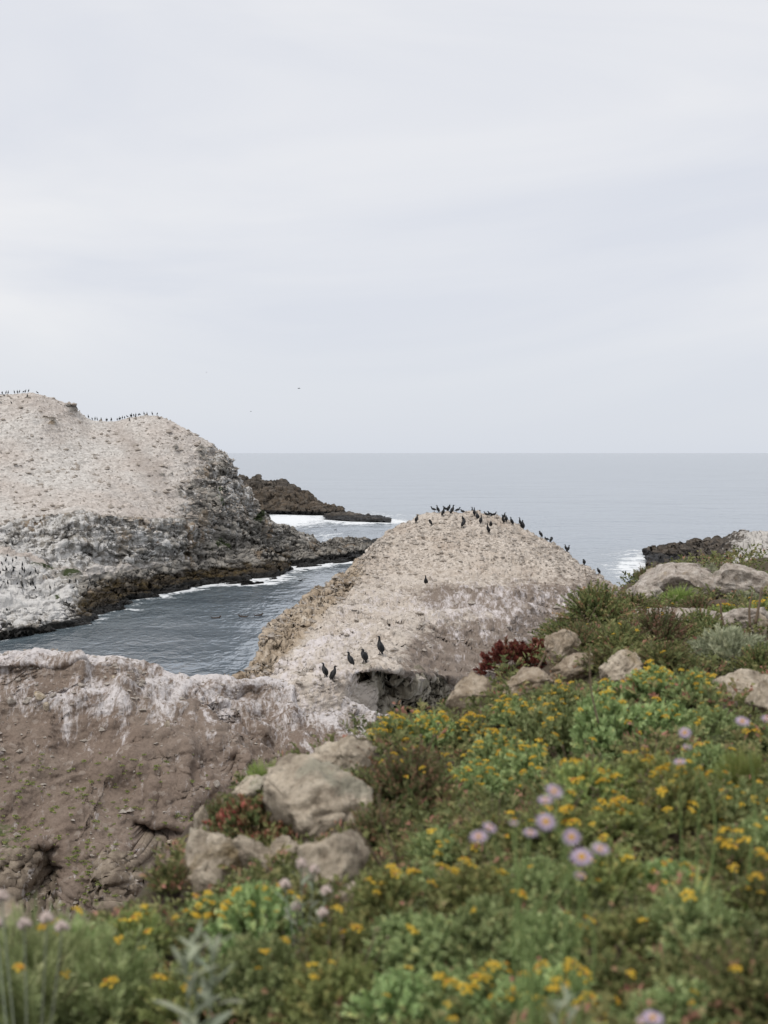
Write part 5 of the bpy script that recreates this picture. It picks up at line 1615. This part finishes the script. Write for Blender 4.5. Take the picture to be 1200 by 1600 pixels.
daisy_plant('seaside_daisy', 'lilac daisies in a tall bunch over the middle of the green bank', (850, 1440), [
    (866, 1236, 20, .9, .5), (852, 1250, 19, .35, -.2), (853, 1284, 22, 1.15, .1), (893, 1308, 20, 1.3, -.1), (829, 1301, 19, .35, .2), (765, 1293, 16, .7, .8),
    (748, 1307, 20, .6, -.2), (803, 1286, 11, .25, .3), (909, 1339, 25, .85, -.1), (938, 1326, 20, .55, .4), (905, 1368, 17, .3, .1)], 2.32)
daisy_plant('seaside_daisy', 'three lilac daisies stacked above each other by the big green mound', (1090, 1250), [
    (1070, 1145, 14, 1.1, -.2), (1074, 1167, 11, .5, .3), (1062, 1190, 13, .35, -.5)], 3.3)
daisy_plant('seaside_daisy', 'broad lilac daisy near the right edge, in front of the tan boulder', (1170, 1230), [(1160, 1127, 16, .65, .1)], 3.3)
daisy_plant('seaside_daisy', 'lilac daisy cut by the right frame edge', (1205, 1230), [(1198, 1123, 12, .5, .2)], 3.3)
daisy_plant('seaside_daisy', 'lilac daisy by itself at the bottom edge of the picture', (1025, 1680), [(1020, 1590, 24, .45, .3), (1003, 1594, 13, .4, -.6)], 2.05)

# ------------------------------------------------------------------ pale cudweeds with large felted leaves
def big_leaf(L, w, curl=0.25):
    V, Fl = [], []
    k = 6
    for i in range(k + 1):
        s = i / k
        ww = w * math.sin(math.pi * min(0.08 + 0.92 * s, 1.0)) ** 0.7 * (1 if i < k else 0.05)
        x, z = L * s, -curl * L * s * s
        V += [(x, -ww, z + .25 * ww), (x, 0, z), (x, ww, z + .25 * ww)]
    for i in range(k):
        for j in (0, 1):
            p = 3 * i + j
            Fl += [(p, p + 1, p + 4), (p, p + 4, p + 3)]
    return np.array(V), np.array(Fl)


LEAF = []
for k in range(3):
    V, Fi = big_leaf(1.0, 0.095 + 0.02 * k, 0.12 + 0.12 * k)
    m_ = mesh_np('leaf', V, Fi, {'tint': np.full(len(V), 0.45 + 0.15 * k)}, True); m_.materials.append(M['cudweed']); LEAF.append(m_)
bV = []
rr3 = np.random.RandomState(9)
for k in range(9):
    q = math.sqrt(1 - (1 - k / 8.5) ** 2) * 0.62 if k < 8.5 else 0.62
    a = 2.4 * k
    V, Fi = ICO[1]
    bV.append((V * np.array([.4, .4, .42]) + np.array([q * math.cos(a), q * math.sin(a), .75 - .09 * k]), Fi))
BUD = mesh_np('bud_cluster', *join(bV)); BUD.materials.append(M['bud'])


def cudweed(label, base, depth, stems, n_leaf, leafL, buds, group, stem_mat='cudweed'):
    b = at(base[0], base[1], depth); b[2] = float(ground(b[0], b[1]))
    t = obj('cudweed', None, label=label, cat='plant', group=group); t.location = b
    rr = np.random.RandomState(int(base[0]))
    for k, (px, py) in enumerate(stems):
        h = at(px, py, depth + 0.04 * math.sin(k * 2.2)) - b
        foot = np.array([h[0] * 0.3, 0.02 * math.cos(k), 0])
        cur = catmull([foot + [0, 0, -.04], foot * .65 + h * .35 + [0, 0, .01], foot * .2 + h * .8, h], 4)
        V, Fi = tube(cur, list(np.linspace(.0024, .0018, len(cur))), 6)
        obj('stem', mesh_np('stem', V, Fi, {'tint': np.full(len(V), .5)}), M[stem_mat], parent=t)
        for j in range(n_leaf):
            s = 0.5 + 0.48 * j / max(n_leaf - 1, 1)
            p = cur[min(int(s * (len(cur) - 1)), len(cur) - 1)]
            a = 2.4 * j + k
            e = 0.1 + 1.0 * s
            d = Vector((math.cos(a) * math.cos(e), math.sin(a) * math.cos(e), math.sin(e)))
            f = obj('leaf', LEAF[rr.randint(3)], parent=t)
            L = leafL * rr.uniform(.7, 1.15) * (1.1 - 0.45 * s)
            f.scale = (L, L, L); f.location = p
            f.rotation_euler = d.to_track_quat('X', 'Z').to_euler()
        if buds:
            f = obj('bud_cluster', BUD, parent=t); f.location = h; sb = buds * depth / FPX
            f.scale = (sb, sb, sb); f.rotation_euler = (rr.uniform(-.3, .3), rr.uniform(-.3, .3), 0)


cudweed('large pale-leaved rosette plant standing in the lower left foreground', (312, 1600), 2.5, [(305, 1460), (332, 1475), (290, 1492)], 12, 0.085, 0, 'pale-leaved plants')
cudweed('pale plant with pinkish papery buds in front of the rim boulders', (475, 1500), 3.6, [(470, 1352), (490, 1362), (445, 1385), (510, 1395), (462, 1420), (505, 1430)], 8, 0.055, 11, 'pale-leaved plants')
cudweed('slender stalks with papery buds against the brown slope at far left', (45, 1560), 3.0, [(2, 1403), (38, 1447), (73, 1438), (97, 1452), (-6, 1445)], 0, 0.05, 13, 'pale-leaved plants')
cudweed('small pale-leaved plant at the bottom edge right of centre', (880, 1640), 2.2, [(890, 1545), (870, 1560)], 8, 0.05, 0, 'pale-leaved plants')

# dead twigs, dry seed stalks and one bent grass culm
def twig(label, pts, depth, rad, name='dead_twig', cat='twig', mat='dry', group='dead twigs'):
    P = [at(x, y, depth + dz) for x, y, dz in pts]
    c = catmull(P, 5)
    V, Fi = tube(c - c[0], list(np.linspace(rad, rad * .45, len(c))), 6)
    o = obj(name, mesh_np(name, V, Fi), M[mat], label=label, cat=cat, group=group); o.location = c[0]
    return o


twig('thick dead twig leaning left over the dark gap below the reddish shrub', [(612, 1378, 0.05), (590, 1345, 0), (568, 1310, -.05), (545, 1280, -.08)], 4.0, .0060)
twig('thin dead twig right of the thick leaning one', [(622, 1350, 0.05), (608, 1310, 0.02), (596, 1275, 0), (590, 1240, 0)], 4.2, .0042)
twig('dry upright stalk among flowers below the long slanting boulder', [(935, 1130, 0), (925, 1085, 0), (921, 1040, 0), (922, 1010, 0)], 6.0, .0050)
twig('tan seed stalk on the upper slope below the skyline sage', [(1132, 985, 0), (1127, 960, 0), (1126, 935, 0)], 13.0, .016)
twig('tan seed stalk at the right edge of the upper slope', [(1180, 975, 0), (1186, 945, 0), (1190, 918, 0)], 12.0, .015)
twig('second tan seed stalk at the right edge of the upper slope', [(1172, 980, 0), (1171, 950, 0), (1176, 925, 0)], 12.0, .013)
twig('brown twig poking from the red shrubs towards the right', [(840, 1045, 0), (850, 1025, 0), (858, 1000, 0)], 9.0, .008)
